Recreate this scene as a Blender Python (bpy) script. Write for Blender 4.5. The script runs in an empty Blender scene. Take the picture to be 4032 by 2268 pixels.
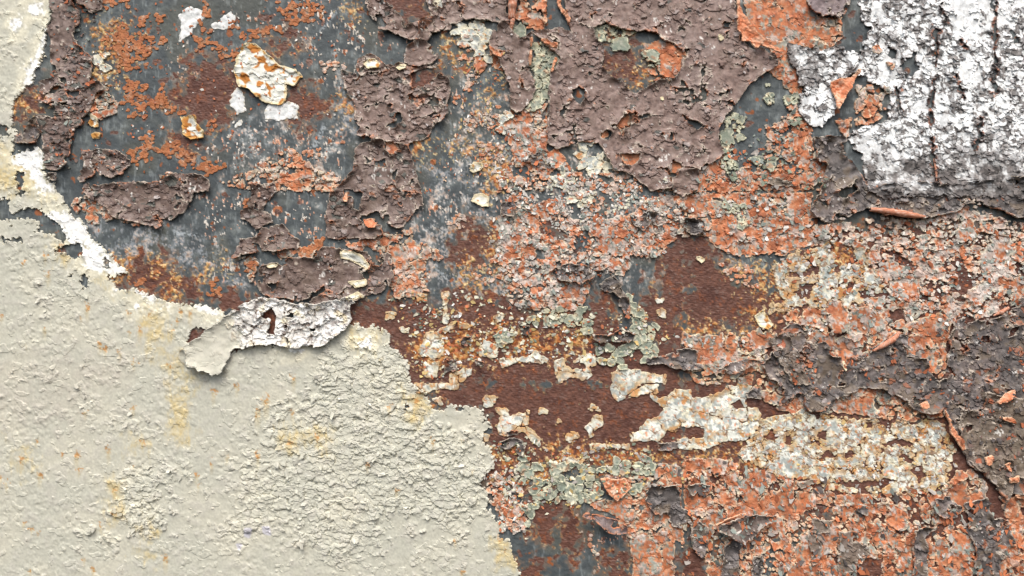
import bpy, math, random
import numpy as np
from mathutils import Vector

# ------------------------------------------------------------------ camera, light, exposure
SC = bpy.context.scene
S = 1.6 / 1024.0          # metres per unit of the wall grid (the view is 1.6 m wide)
ZC = 1.35                 # height of the view's centre above the pavement
cam_d = bpy.data.cameras.new('camera'); cam = bpy.data.objects.new('camera', cam_d)
SC.collection.objects.link(cam)
cam_d.lens = 30; cam_d.sensor_width = 36; cam_d.clip_end = 100; cam_d.clip_start = .02
cam.location = (0, -1.6 * 30 / 36, ZC); cam.rotation_euler = (math.radians(90), 0, 0)
SC.camera = cam
SUN_EL, SUN_AZ = math.radians(54), math.radians(-14)      # high, in front of the wall, a little to the left
wd = bpy.data.worlds.new('World'); SC.world = wd; wd.use_nodes = True
nt = wd.node_tree; nt.nodes.clear()
sky = nt.nodes.new('ShaderNodeTexSky'); sky.sky_type = 'NISHITA'; sky.sun_disc = False
sky.sun_elevation = SUN_EL; sky.sun_rotation = math.radians(180) + SUN_AZ
sky.air_density = 1.0; sky.dust_density = 4.0; sky.ozone_density = 0.6
bg = nt.nodes.new('ShaderNodeBackground'); bg.inputs['Strength'].default_value = 0.105
out = nt.nodes.new('ShaderNodeOutputWorld')
nt.links.new(sky.outputs[0], bg.inputs[0]); nt.links.new(bg.outputs[0], out.inputs[0])
sd = bpy.data.lights.new('sun', 'SUN'); sd.energy = 1.5; sd.angle = math.radians(32); sd.color = (1, .985, .94)
sun = bpy.data.objects.new('sun', sd); SC.collection.objects.link(sun)
sv = Vector((math.cos(SUN_EL) * math.sin(SUN_AZ), -math.cos(SUN_EL) * math.cos(SUN_AZ), math.sin(SUN_EL)))
sun.rotation_euler = sv.to_track_quat('Z', 'Y').to_euler(); sun.location = (0, -3, 4)
SC.view_settings.view_transform = 'Standard'; SC.view_settings.look = 'None'
SC.view_settings.exposure = 0.86; SC.view_settings.gamma = 1
SC.cycles.max_bounces = 5; SC.cycles.diffuse_bounces = 3

# ------------------------------------------------------------------ grid and noise
f32 = np.float32
G = 0.92
X0, Y0, X1, Y1 = -32.0, -26.0, 1056.0, 602.0
NX = int((X1 - X0) / G) + 1; NY = int((Y1 - Y0) / G) + 1
gx = (X0 + G * np.arange(NX)).astype(f32); gy = (Y0 + G * np.arange(NY)).astype(f32)
GX, GY = np.meshgrid(gx, gy)
FX, FY = np.meshgrid(np.fft.rfftfreq(NX, G), np.fft.fftfreq(NY, G))

def gn(seed, lo, hi, ax=1., ay=1., p=1.):
    r = np.random.default_rng(seed)
    F = np.fft.rfft2(r.standard_normal((NY, NX)).astype(f32))
    k = np.sqrt((FX * ax) ** 2 + (FY * ay) ** 2) + 1e-6
    w = k ** -p / (1 + (k * lo) ** 6) * (1 - np.exp(-(k * hi) ** 2))
    n = np.fft.irfft2(F * w, s=(NY, NX))
    return (n / n.std()).astype(f32)

n1a, n1b = gn(1, 2, 6), gn(2, 2, 6)
n2a, n2b, n2c = gn(3, 4, 18), gn(4, 4, 18), gn(5, 4, 18)
n3a, n3b, n3c = gn(6, 8, 48), gn(7, 8, 48), gn(8, 8, 48)
n4a, n4b = gn(9, 30, 180), gn(10, 30, 180)
nf = gn(11, 1.8, 60, p=1.1)                       # broad band, patchy down to the grain
nv = gn(12, 2.2, 12, ax=.6, ay=1.7)              # upright streaks
nv2 = gn(13, 3, 30, ax=.35, ay=2)
nh = gn(14, 1.8, 7, ax=1.8, ay=.5)                # level grain

class Cells:
    """Jittered cells over the wall: distance to the cell border, cell number, offset from the seed, random numbers."""
    def __init__(s, sx, sy, jit, seed, warp=1.0, brick=0.):
        r = np.random.default_rng(seed)
        xx = (GX + warp * n2a) / sx; yy = (GY + warp * n2b) / sy
        i0 = int(X0 / sx) - 3; j0 = int(Y0 / sy) - 3
        ni = int((X1 - X0) / sx) + 8; nj = int((Y1 - Y0) / sy) + 8
        px = (np.arange(ni)[None, :] + i0 + .5 + (r.random((nj, ni)) - .5) * jit).astype(f32)
        if brick: px = px + (np.arange(nj)[:, None] % 2) * brick
        py = (np.arange(nj)[:, None] + j0 + .5 + (r.random((nj, ni)) - .5) * jit).astype(f32)
        m = math.sqrt(sx * sy)
        ci = np.clip(np.floor(xx).astype(np.int32) - i0, 2, ni - 3); cj = np.clip(np.floor(yy).astype(np.int32) - j0, 2, nj - 3)
        F1 = np.full(xx.shape, 9., f32); F2 = F1.copy(); ID = np.zeros(xx.shape, np.int32)
        for a in (-1, 0, 1):
            for b in ((-1, 0, 1) if not brick else (-2, -1, 0, 1)):
                I = ci + b; J = cj + a
                d = np.sqrt((xx - px[J, I]) ** 2 + (yy - py[J, I]) ** 2)
                c = d < F1
                F2 = np.where(c, F1, np.minimum(F2, d)); ID = np.where(c, J * ni + I, ID); F1 = np.where(c, d, F1)
        s.d = (F2 - F1) * .5 * m; s.id = ID; s.size = m
        s.px = (px * sx).ravel(); s.py = (py * sy).ravel() if py.shape == px.shape else np.broadcast_to(py * sy, px.shape).ravel()
        s.dx = GX - s.px[ID]; s.dy = GY - s.py[ID]
        s.r = r.random((5, ni * nj)).astype(f32)
        s.t = r.standard_normal((2, ni * nj)).astype(f32)
        s.PX = s.px[ID]; s.PY = s.py[ID]; s.sz = m
    def R(s, k, sl): return s.r[k][s.id[sl]]
    def T(s, k, sl): return s.t[k][s.id[sl]]

CW = dict(s=Cells(6.0, 4.2, .95, 21, .45), m=Cells(9, 7, .95, 22, .5), b=Cells(16, 13, .9, 23, .7),
          c=Cells(26, 22, .9, 24, 1.2), k=Cells(13.5, 8.5, .55, 25, .35, .5), w=Cells(19, 12, .8, 28, .6, .4), v=Cells(8, 13, .9, 26, .5),
          f=Cells(4.2, 3.2, .95, 27, .3))

class Multi:
    """cells of very mixed size: some of the large cells are broken into middling ones, some of those into small ones"""
    def __init__(s, pb, pm, A, B, M, seed):
        r = np.random.default_rng(seed)
        sb = r.random(A.r.shape[1])[A.id] < pb; sm = sb & (r.random(B.r.shape[1])[B.id] < pm)
        s.d = np.where(sb, np.minimum(A.d, B.d), A.d); s.d = np.where(sm, np.minimum(s.d, M.d), s.d)
        s.id = A.id.astype(np.int64) + np.where(sb, (B.id + 1).astype(np.int64) * 10 ** 5, 0) + np.where(sm, (M.id + 1).astype(np.int64) * 10 ** 10, 0)
        P = lambda a, b, m: np.where(sm, m, np.where(sb, b, a))
        s.dx, s.dy, s.PX, s.PY = P(A.dx, B.dx, M.dx), P(A.dy, B.dy, M.dy), P(A.PX, B.PX, M.PX), P(A.PY, B.PY, M.PY)
        s.sz = P(A.sz, B.sz, M.sz)
        h = lambda k: P(A.r[k][A.id], B.r[k][B.id], M.r[k][M.id]).astype(f32)
        s.rr = [h(k) for k in range(5)]; s.tt = [P(A.t[k][A.id], B.t[k][B.id], M.t[k][M.id]).astype(f32) for k in range(2)]
    def R(s, k, sl): return s.rr[k][sl]
    def T(s, k, sl): return s.tt[k][sl]
CW['x'] = Multi(.7, .45, CW['c'], CW['b'], CW['m'], 31)      # mixed
CW['y'] = Multi(.95, .75, CW['c'], CW['b'], CW['m'], 32)     # mostly small
CW['z'] = Multi(.4, .3, CW['c'], CW['b'], CW['m'], 33)       # mostly large
CW['q'] = Multi(.75, .5, Cells(17, 30, .9, 29, 1.0), CW['v'], CW['s'], 35)   # upright plates
CW['u'] = Multi(.75, .5, CW['b'], CW['m'], CW['s'], 34)      # small scales, mixed

def sstep(a, b, x):
    t = np.clip((x - a) / (b - a), 0, 1); return t * t * (3 - 2 * t)

def blur(a, r):
    for ax in (0, 1):
        p = [(0, 0), (0, 0)]; p[ax] = (r + 1, r)
        c = np.cumsum(np.pad(a, p, mode='edge').astype(np.float64), axis=ax)
        n = a.shape[ax]
        if ax == 0: a = ((c[2 * r + 1:2 * r + 1 + n] - c[:n]) / (2 * r + 1)).astype(f32)
        else: a = ((c[:, 2 * r + 1:2 * r + 1 + n] - c[:, :n]) / (2 * r + 1)).astype(f32)
    return a

# outlines are written per ninth of the view: "10 180,0 ..." means column 1, row 0, in 2576ths of its width
def T(txt):
    polys = []
    for part in txt.split('|'):
        pts = []; i = j = 0
        for w in part.split():
            if ',' in w:
                x, y = w.split(',')
                x = i * 341.333 + float(x) * .132505; y = j * 192 + float(y) * .132505
                x = -90. if x <= 2 else 1114. if x >= 1022 else x
                y = -90. if y <= 2 else 666. if y >= 574 else y
                pts.append((x, y))
            else: i, j = int(w[0]), int(w[1])
        polys.append(pts)
    return polys

def sdf1(poly, X, Y):
    d2 = np.full(X.shape, 1e9, f32); ins = np.zeros(X.shape, bool); n = len(poly)
    for k in range(n):
        x0, y0 = poly[k]; x1, y1 = poly[(k + 1) % n]
        ex, ey = x1 - x0, y1 - y0
        if abs(ex) + abs(ey) < 1e-6: continue
        wx = X - f32(x0); wy = Y - f32(y0)
        t = np.clip((wx * f32(ex) + wy * f32(ey)) / f32(ex * ex + ey * ey), 0, 1)
        bx = wx - t * f32(ex); by = wy - t * f32(ey)
        np.minimum(d2, bx * bx + by * by, out=d2)
        if abs(ey) > 1e-6: ins ^= ((y0 <= Y) != (y1 <= Y)) & (X < wy * f32(ex / ey) + f32(x0))
    d = np.sqrt(d2); return np.where(ins, d, -d)

FAR = -26.
def box_of(polys, m=24):
    a = np.concatenate([np.array(p) for p in polys])
    i0 = max(0, int((a[:, 0].min() - m - X0) / G)); i1 = min(NX, int((a[:, 0].max() + m - X0) / G) + 2)
    j0 = max(0, int((a[:, 1].min() - m - Y0) / G)); j1 = min(NY, int((a[:, 1].max() + m - Y0) / G) + 2)
    return slice(j0, j1), slice(i0, i1)

def field(polys, sl=None):
    """signed distance to the union of the outlines over the crop sl (whole wall if none)"""
    if sl is None: sl = (slice(0, NY), slice(0, NX))
    out = np.full((sl[0].stop - sl[0].start, sl[1].stop - sl[1].start), FAR, f32)
    for p in polys:
        b = box_of([p])
        j0, j1 = max(b[0].start, sl[0].start), min(b[0].stop, sl[0].stop)
        i0, i1 = max(b[1].start, sl[1].start), min(b[1].stop, sl[1].stop)
        if j0 >= j1 or i0 >= i1: continue
        q = (slice(j0, j1), slice(i0, i1)); o = (slice(j0 - sl[0].start, j1 - sl[0].start), slice(i0 - sl[1].start, i1 - sl[1].start))
        out[o] = np.maximum(out[o], np.maximum(FAR, sdf1(p, GX[q], GY[q])))
    return out

def piece_ids(polys, sl):
    """which separate island of the outline a place belongs to, or None if they all touch"""
    if len(polys) < 2: return None
    F = [field([p], sl) for p in polys]; g = list(range(len(polys)))
    for a in range(len(F)):
        for b in range(a):
            if np.minimum(F[a], F[b]).max() > -2.5:
                old, new = g[a], g[b]; g = [new if v == old else v for v in g]
    if len(set(g)) < 2: return None
    return np.array(g)[np.argmax(np.stack(F), 0)]

def rgb(*c): return np.array(c, f32) / 255.
def mix(C, c, w):
    w = np.clip(w, 0, 1)[..., None].astype(f32)
    return C * (1 - w) + np.asarray(c, f32) * w
def flat(shape, c): return np.broadcast_to(np.asarray(c, f32), shape + (3,)).copy()
def lin(C): C = np.clip(C, 0, 1); return np.where(C <= .04045, C / 12.92, ((C + .055) / 1.055) ** 2.4).astype(f32)

# ------------------------------------------------------------------ materials
def paint_mat(name, rough, bump, scale, var=.13, spec=.35):
    m = bpy.data.materials.new(name); m.use_nodes = True; t = m.node_tree; L = t.links; N = t.nodes
    b = N['Principled BSDF']; b.inputs['Roughness'].default_value = rough; b.inputs['Specular IOR Level'].default_value = spec
    a = N.new('ShaderNodeAttribute'); a.attribute_name = 'albedo'
    co = N.new('ShaderNodeTexCoord'); ob = N.new('ShaderNodeNewGeometry')
    n = N.new('ShaderNodeTexNoise'); n.inputs['Scale'].default_value = scale; n.inputs['Detail'].default_value = 5; n.inputs['Roughness'].default_value = .65
    L.new(ob.outputs['Position'], n.inputs['Vector'])
    mr = N.new('ShaderNodeMapRange'); mr.inputs['From Min'].default_value = .3; mr.inputs['From Max'].default_value = .7
    mr.inputs['To Min'].default_value = 1 - var; mr.inputs['To Max'].default_value = 1 + var
    L.new(n.outputs['Fac'], mr.inputs['Value'])
    mx = N.new('ShaderNodeVectorMath'); mx.operation = 'SCALE'
    L.new(a.outputs['Color'], mx.inputs[0]); L.new(mr.outputs[0], mx.inputs['Scale']); L.new(mx.outputs[0], b.inputs['Base Color'])
    n2 = N.new('ShaderNodeTexNoise'); n2.inputs['Scale'].default_value = scale * 1.9; n2.inputs['Detail'].default_value = 4
    L.new(ob.outputs['Position'], n2.inputs['Vector'])
    bp = N.new('ShaderNodeBump'); bp.inputs['Strength'].default_value = bump; bp.inputs['Distance'].default_value = .0005
    L.new(n2.outputs['Fac'], bp.inputs['Height']); L.new(bp.outputs[0], b.inputs['Normal'])
    return m
M_STEEL = paint_mat('weathered steel', .62, .5, 420, .12, .3)
M_PAINT = paint_mat('old matt paint', .68, .5, 520, .10, .25)
M_GLOSS = paint_mat('old gloss paint', .55, .3, 420, .05, .25)
M_LEATHER = paint_mat('leathery brown paint', .5, .6, 480, .12, .4)
M_CHALK = paint_mat('chalky paint', .75, .5, 600, .08, .2)

# ------------------------------------------------------------------ scene helpers
COL = SC.collection
def tag(o, label=None, cat=None, group=None, kind=None):
    for k, v in (('label', label), ('category', cat), ('group', group), ('kind', kind)):
        if v: o[k] = v
    return o
def empty(name, loc):
    o = bpy.data.objects.new(name, None); o.empty_display_size = .02; o.location = loc; COL.objects.link(o); return o
def wpos(x, y, h): return ((x - 512.) * S, -h * S, (288. - y) * S + ZC)

def make_mesh(name, x, y, h, faces, col, mat, parent=None, smooth=False):
    """faces: list of (n,k) index arrays; col linear rgb per vertex; vertices given on the wall grid"""
    cx, cy, ch = float(x.mean()), float(y.mean()), float(h.min())
    me = bpy.data.meshes.new(name)
    nvt = len(x); me.vertices.add(nvt)
    co = np.empty((nvt, 3), f32); co[:, 0] = (x - cx) * S; co[:, 1] = -(h - ch) * S; co[:, 2] = (cy - y) * S
    me.vertices.foreach_set('co', co.ravel())
    loops = np.concatenate([f.ravel() for f in faces]).astype(np.int32)
    sizes = np.concatenate([np.full(len(f), f.shape[1], np.int32) for f in faces])
    starts = np.concatenate([[0], np.cumsum(sizes)[:-1]]).astype(np.int32)
    me.loops.add(len(loops)); me.loops.foreach_set('vertex_index', loops)
    me.polygons.add(len(sizes)); me.polygons.foreach_set('loop_start', starts)
    me.update(calc_edges=True)
    if not smooth: me.shade_flat()
    a = me.attributes.new('albedo', 'FLOAT_COLOR', 'POINT')
    c4 = np.ones((nvt, 4), f32); c4[:, :3] = col; a.data.foreach_set('color', c4.ravel())
    me.materials.append(mat)
    o = bpy.data.objects.new(name, me); COL.objects.link(o)
    loc = Vector(wpos(cx, cy, ch))
    if parent is not None:
        o.parent = parent; loc = loc - parent.location
    o.location = loc
    return o

def quad_object(name, quads, V, thick, mat, parent=None):
    """an object out of some quads of a crop's grid, its border turned back by `thick`"""
    x, y, h, c, ox, oy, rim = V
    used, inv = np.unique(quads, return_inverse=True); q = inv.reshape(-1, 4).astype(np.int64)
    n = len(used)
    e = np.concatenate([q[:, [0, 1]], q[:, [1, 2]], q[:, [2, 3]], q[:, [3, 0]]])
    key = np.minimum(e[:, 0], e[:, 1]) * n + np.maximum(e[:, 0], e[:, 1])
    o = np.argsort(key, kind='stable'); ks = key[o]
    new = np.concatenate([[True], ks[1:] != ks[:-1]]); last = np.concatenate([ks[1:] != ks[:-1], [True]])
    be = e[o[new & last]]
    bu, binv = np.unique(be, return_inverse=True); binv = binv.reshape(-1, 2) + n
    ub = used[bu]
    xx = np.concatenate([x[used], x[ub] + ox[ub] * .5]); yy = np.concatenate([y[used], y[ub] + oy[ub] * .5])
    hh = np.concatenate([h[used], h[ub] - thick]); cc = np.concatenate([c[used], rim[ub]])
    sk = np.stack([be[:, 1], be[:, 0], binv[:, 0], binv[:, 1]], 1)
    return make_mesh(name, xx, yy, hh, [q, sk], lin(cc), mat, parent)

HC = np.zeros((NY, NX), f32)                   # height of whatever is topmost so far
LAYERS = []
class Layer: pass

def add_layer(name, label, cat, polys, recipe, holes=None, group=None, mat=None, base=1.2, thick=1.6, split=0, part='paint_flake',
              curl=0., curl_w=5., tilt=None, edge=(2.0, .8), rimc=(205, 195, 175), rimw=.8, lay=True, **kw):
    L = Layer(); L.__dict__.update(kw); L.name, L.label, L.cat, L.group, L.mat, L.thick = name, label, cat, group, mat or M_PAINT, thick
    L.split, L.part = split, part
    polys = T(polys) if isinstance(polys, str) else polys
    sl = box_of(polys); L.sl = sl
    L.X, L.Y = GX[sl], GY[sl]
    s = field(polys, sl)
    if holes:
        hs = field(T(holes) if isinstance(holes, str) else holes, sl); s = np.minimum(s, -hs)
    L.raw = s
    es = CW['s']; em = CW['m']
    eb = CW['b']
    L.s = s + .35 * edge[0] * n2a[sl] + .15 * edge[1] * n1a[sl] + edge[1] * (.25 * (es.r[4][es.id[sl]] * 2 - 1) + .9 * (em.r[4][em.id[sl]] * 2 - 1)) + edge[0] * .8 * (eb.r[4][eb.id[sl]] * 2 - 1)
    L.cells = None
    f, rel, col = recipe(L)
    L.f = f
    L.pid = piece_ids(polys, sl)
    fs = np.clip(L.s, 0, None)
    rel = rel + curl * np.exp(-fs / curl_w) * np.clip(.65 + .5 * n3c[sl], 0, 1.6)
    if tilt:
        (ax, ay), ha, (bx, by), hb = tilt
        t = np.clip(((L.X - ax) * (bx - ax) + (L.Y - ay) * (by - ay)) / ((bx - ax) ** 2 + (by - ay) ** 2), 0, 1.25)
        rel = rel + ha + (hb - ha) * t * t
    hc = HC[sl]
    h = np.maximum(hc + .35, blur(hc, 5) + base + rel)
    L.h = h
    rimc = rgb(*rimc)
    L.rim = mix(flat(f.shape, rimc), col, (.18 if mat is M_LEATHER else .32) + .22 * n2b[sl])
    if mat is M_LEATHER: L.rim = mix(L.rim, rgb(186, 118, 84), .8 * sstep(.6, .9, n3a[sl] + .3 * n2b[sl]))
    L.c = mix(col, L.rim, rimw * (1 - sstep(.4, 1.5, f)) * (n2c[sl] + .8 * n1b[sl] > -.6))  # edge band in rim colour: bared undercoat, with bright edge lines painted in
    HC[sl] = np.where(f > 0, h, hc)
    LAYERS.append(L); return L

# ------------------------------------------------------------------ recipes: each returns (inside field, relief, colour)
def scales(sl, k, lift, rnd=.5, curl=.5):
    """overlapping curled scales whose lower edges stand off"""
    W = CW[k]; d, ID = W.d[sl], W.id[sl]
    return lift * (W.dy[sl] / W.size + .35 * W.t[0][ID] * W.dx[sl] / W.size) + rnd * W.r[0][ID] + curl * np.exp(-d / 1.1) * (W.r[1][ID] - .25)

def tears(L, sl, amount):
    """long linked cracks through a coat: the field to cut with and the lip that lifts along them"""
    C_ = CW['z']; g = amount + .5 * n3b[sl] + .3 * n4b[sl]
    return np.where(g > .1, C_.d[sl] - np.clip(g, 0, 1.3), 9.), np.exp(-C_.d[sl] / 1.8) * np.clip(g + .4, 0, 1.2) * (.35 + .65 * (C_.dy[sl] > 0))

def shards(sl, k, dens, lift, sd=0):
    """separate curled shards: only some cells lift, the rest lie flat; also returns which cells lift"""
    W = CW[k]; d, ID = W.d[sl], W.id[sl]
    act = W.r[sd][ID] < dens
    u = (W.dy[sl] / W.size * (.7 + .5 * W.r[1][ID]) + .5 * W.t[0][ID] * W.dx[sl] / W.size)
    return act * lift * np.clip(.35 + .75 * u + .6 * W.r[3][ID], 0, 1.6), act

def r_brown(L):
    sl = L.sl; s = L.s
    amt = np.clip(L.rough - .08 + .42 * n3a[sl] + .32 * n4a[sl] + .1 * n2c[sl], .0, 1.05)
    ra, a1 = shards(sl, 's', .05 + .5 * amt, .9 * (.5 + .6 * amt)); rb, a2 = shards(sl, 'm', .03 + .32 * amt, 1.3); rc, a3 = shards(sl, 'b', .05 + .25 * amt, 1.0, 2)
    a1 = a1 & (amt > .12)
    tc, lip = tears(L, sl, L.torn)
    rel = ra * (amt > .12) + rb + rc + .10 * n2a[sl] + .03 * n1a[sl] + .18 * n3b[sl] + 1.6 * lip
    c1, c2 = L.tones
    C = flat(s.shape, rgb(*c1)); C = mix(C, rgb(*c2), .62 + .25 * n2b[sl] + .25 * n3c[sl] - .4 * (amt - .5))
    ID = CW['s'].id[sl]; r = CW['s'].r; IM = CW['m'].id[sl]; rm = CW['m'].r
    C = C * (1 + .16 * (r[2][ID] - .5) * a1 + .14 * (rm[2][IM] - .5) * a2)[..., None] * (1 + .03 * n1b[sl])[..., None]
    C = mix(C, rgb(146, 130, 124), .45 * sstep(.0, 1.6, n4b[sl] + .5 * nv2[sl])); C = mix(C, rgb(92, 74, 66), .35 * sstep(.3, 1.6, n3c[sl] - .4 * nv2[sl]))
    C = mix(C, rgb(110, 97, 82), L.taupe * sstep(.3, 1.0, n3c[sl] + .4 * n2c[sl]))
    C = mix(C, rgb(158, 149, 146), .5 * ((r[3][ID] > .86) & a1))
    C = mix(C, rgb(*L.under), .8 * ((r[4][ID] > 1 - L.bare) & (amt > .45)))
    C = mix(C, rgb(225, 222, 215), .85 * (nf[sl] + .5 * nv[sl] > 2.6 - L.dust))
    C = mix(C, rgb(168, 152, 142), .6 * (np.abs(tc) < .5))
    f = np.minimum(s, tc)
    if L.holes_p > 0:
        W = CW['m']; I = W.id[sl]
        f = np.where(W.r[4][I] < L.holes_p * np.clip(.5 + n3b[sl], 0, 2), np.minimum(f, -W.d[sl] + .2), f)
    L.cells = CW['s']; L.lift = a1
    return f, rel, C
BROWN = dict(torn=-.25, taupe=.15, rough=.32, tones=((108, 89, 80), (140, 119, 110)), under=(70, 74, 70), bare=.05, dust=.0, holes_p=.02)
DARK = dict(torn=-.2, taupe=.2, rough=.58, tones=((94, 77, 70), (124, 106, 97)), under=(84, 88, 82), bare=.10, dust=.1, holes_p=.05)
CHAR = dict(torn=-.2, taupe=.65, rough=.6, tones=((74, 69, 67), (110, 103, 100)), under=(150, 92, 66), bare=.06, dust=.0, holes_p=.03)
TAUPE = dict(torn=-.35, taupe=.3, rough=.35, tones=((98, 86, 76), (124, 112, 98)), under=(176, 96, 66), bare=.07, dust=-.1, holes_p=.03)

def orange_col(sl, shape, pale, teal, bright=1.):
    C = flat(shape, rgb(184, 112, 75)); C = mix(C, rgb(194, 137, 104), .4 + .35 * n2b[sl] + .2 * nh[sl]); C = mix(C, rgb(154, 92, 66), .25 + .35 * n3c[sl] + .2 * nv[sl])
    pale = pale + .18; w = sstep(.5 - pale, 1.5 - pale, n3a[sl] * .6 + .35 * n2a[sl] + .5 * nf[sl] + .3 * nv[sl]); C = mix(C, rgb(186, 174, 166), .85 * w)
    C = mix(C, rgb(214, 208, 200), .6 * sstep(1.5 - pale, 2.4 - pale, nf[sl] + .5 * nv[sl] + .3 * n3b[sl]))
    w = sstep(.7 - teal, 1.5 - teal, n2c[sl] * .5 + .4 * nf[sl] + .35 * nv[sl] + .25 * nh[sl] + .5 * n3b[sl]); C = mix(C, rgb(134, 142, 132), .72 * w)
    C = mix(C, rgb(104, 104, 98), .6 * sstep(1.3 - teal * .6, 2.0, n2a[sl] * .8 + .5 * nv[sl]))
    return C * (bright * (1 + .03 * n1a[sl]))[..., None]

def r_orange(L):
    sl = L.sl; W = CW[L.cw]; d = W.d[sl]; s = L.s
    gap = np.clip(L.gap + .27 + .42 * n3b[sl] + .22 * n2b[sl] + .35 * n4a[sl], -1.5, 1.2)
    f = np.where(gap > .05, np.minimum(s, d - gap), s)
    f = np.where(W.R(0, sl) > L.keep, np.minimum(f, -.2 - d), f)
    op = np.clip(.45 + gap, 0, 1.1); dy = W.dy[sl]
    rel = .06 * L.cup * np.clip(.2 + op, 0, 1.2) * (W.T(0, sl) * W.dx[sl] + W.T(1, sl) * dy + .9 * dy) + L.cup * 1.5 * np.exp(-d / 1.3) * (W.R(2, sl) > .25) * op * (.25 + .75 * (dy > 0))
    rel = np.clip(rel, -1.0, 3.5) + .10 * n2a[sl] + .03 * n1a[sl] + .3 * n3c[sl] + .35 * W.R(1, sl)
    rel = rel - .5 * np.exp(-(d / .45) ** 2) * (gap > -.6)
    m = CW['u']; am = np.clip(L.scaly + .5 * n3c[sl] - .15, 0, 1.)
    act = m.R(0, sl) < .6 * am
    rel = rel + act * .8 * np.clip(.4 + .8 * m.dy[sl] / m.sz[sl] + .5 * m.R(3, sl), 0, 1.5)
    C = orange_col(sl, s.shape, L.pale, L.teal)
    C = C * (1 + .13 * (W.R(3, sl) - .5) + .18 * act * (m.R(3, sl) - .5))[..., None]
    C = mix(C, rgb(172, 164, 157), .55 * act * (m.R(1, sl) > .78))
    C = mix(C, rgb(226, 210, 186), .55 * (d < 1.3) * (d > .3) * (gap > .0) * (dy < 0) * (W.R(2, sl) > .3))  # pale highlight painted into the colour along the plates' upper edges at cracks
    L.cells = W
    return f, rel, C
def OR(**k):
    d = dict(cw='x', gap=-.12, keep=1.0, cup=1., pale=.1, teal=.1, scaly=.4); d.update(k); return d

def r_plates(L):
    """separate thin plates kept where their seed falls inside the outline"""
    sl = L.sl; W = CW[L.cw]; d = W.d[sl]; ny, nx = L.s.shape
    jj = np.clip(((W.PY[sl] - Y0) / G).astype(int) - sl[0].start, 0, ny - 1); ii = np.clip(((W.PX[sl] - X0) / G).astype(int) - sl[1].start, 0, nx - 1)
    K = (L.s[jj, ii] > -2.2) & (W.R(0, sl) < L.keep)
    gap = np.clip(L.gap + .1 + .15 * n2b[sl] + .25 * n3b[sl], .14, 1.6)
    f = np.where(K, d - gap + .1 * n1a[sl], -d - .1)
    if L.joined:
        rag = L.s + .45 * (W.R(1, sl) * 2 - 1) + .5 * n2c[sl]
        f = np.where((gap > .16) & (W.R(4, sl) > .2), np.minimum(rag, d - np.clip(gap, 0, .55)), rag)
    dy = W.dy[sl]
    rel = .05 * L.cup * (W.T(0, sl) * W.dx[sl] + W.T(1, sl) * dy + .5 * dy) + L.cup * 1.1 * np.exp(-d / 1.0) * (.1 + W.R(2, sl)) + .35 * W.R(4, sl)
    rel = np.clip(rel, -.8, 3.5) + .08 * n2a[sl] + .03 * n1a[sl] - .35 * np.exp(-(d / .4) ** 2)
    if L.look == 'cream':
        C = flat(f.shape, rgb(224, 226, 217)); C = mix(C, rgb(206, 192, 152), .4 * sstep(.3, 1.6, n3c[sl] + L.yellow) + .06)
        C = mix(C, rgb(152, 159, 156), .8 * sstep(.35 - L.grey, 1.1 - L.grey, .7 * n2c[sl] + .6 * nf[sl] + .3 * n3a[sl]) * sstep(.3, 1.2, d))
        C = mix(C, rgb(190, 122, 62), .8 * sstep(1.2 - L.rusty, 2.0 - L.rusty, n3b[sl] * .7 + .7 * nf[sl]))
        C = mix(C, rgb(205, 128, 92), .7 * (n2a[sl] + .6 * n1b[sl] > 2.0 - L.rusty * .3))
    elif L.look == 'green':
        C = flat(f.shape, rgb(132, 140, 124)); C = mix(C, rgb(158, 160, 144), .4 + .45 * n2b[sl]); C = mix(C, rgb(92, 108, 100), .4 * sstep(0, 1.5, n3c[sl]))
        C = mix(C, rgb(196, 186, 150), .55 * sstep(.8 - L.yellow, 1.9, n3b[sl])); C = mix(C, rgb(178, 128, 98), .6 * sstep(.9, 1.5, n3a[sl] * .6 + n2a[sl] * .7))
    else:
        C = orange_col(sl, f.shape, L.pale, L.teal)
    if getattr(L, 'tint', None): C = mix(C, rgb(*L.tint), .6 + .25 * n2b[sl])
    C = C * (1 + .14 * (W.R(3, sl) - .5))[..., None] * (1 + .04 * n1b[sl])[..., None]
    if L.look == 'cream' and L.joined: C = mix(C, rgb(186, 128, 72), .5 * (1 - sstep(.5, 4.5, f)) * sstep(-.2, .9, n3a[sl] + .4 * n2a[sl] + L.rusty)); C = mix(C, rgb(212, 198, 156), .25 * (1 - sstep(2, 8, L.s)) * sstep(-.3, .8, n3b[sl] + L.rusty))
    C = mix(C, rgb(120, 92, 72), .7 * (d < .5) * L.joined * (n2c[sl] > -.2))
    L.cells = W
    return f, rel, C
def PL(look, **k):
    d = dict(look=look, cw='k', gap=.25, keep=.95, cup=.7, yellow=0., grey=0., rusty=0., pale=.1, teal=.1, joined=False); d.update(k); return d

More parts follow.
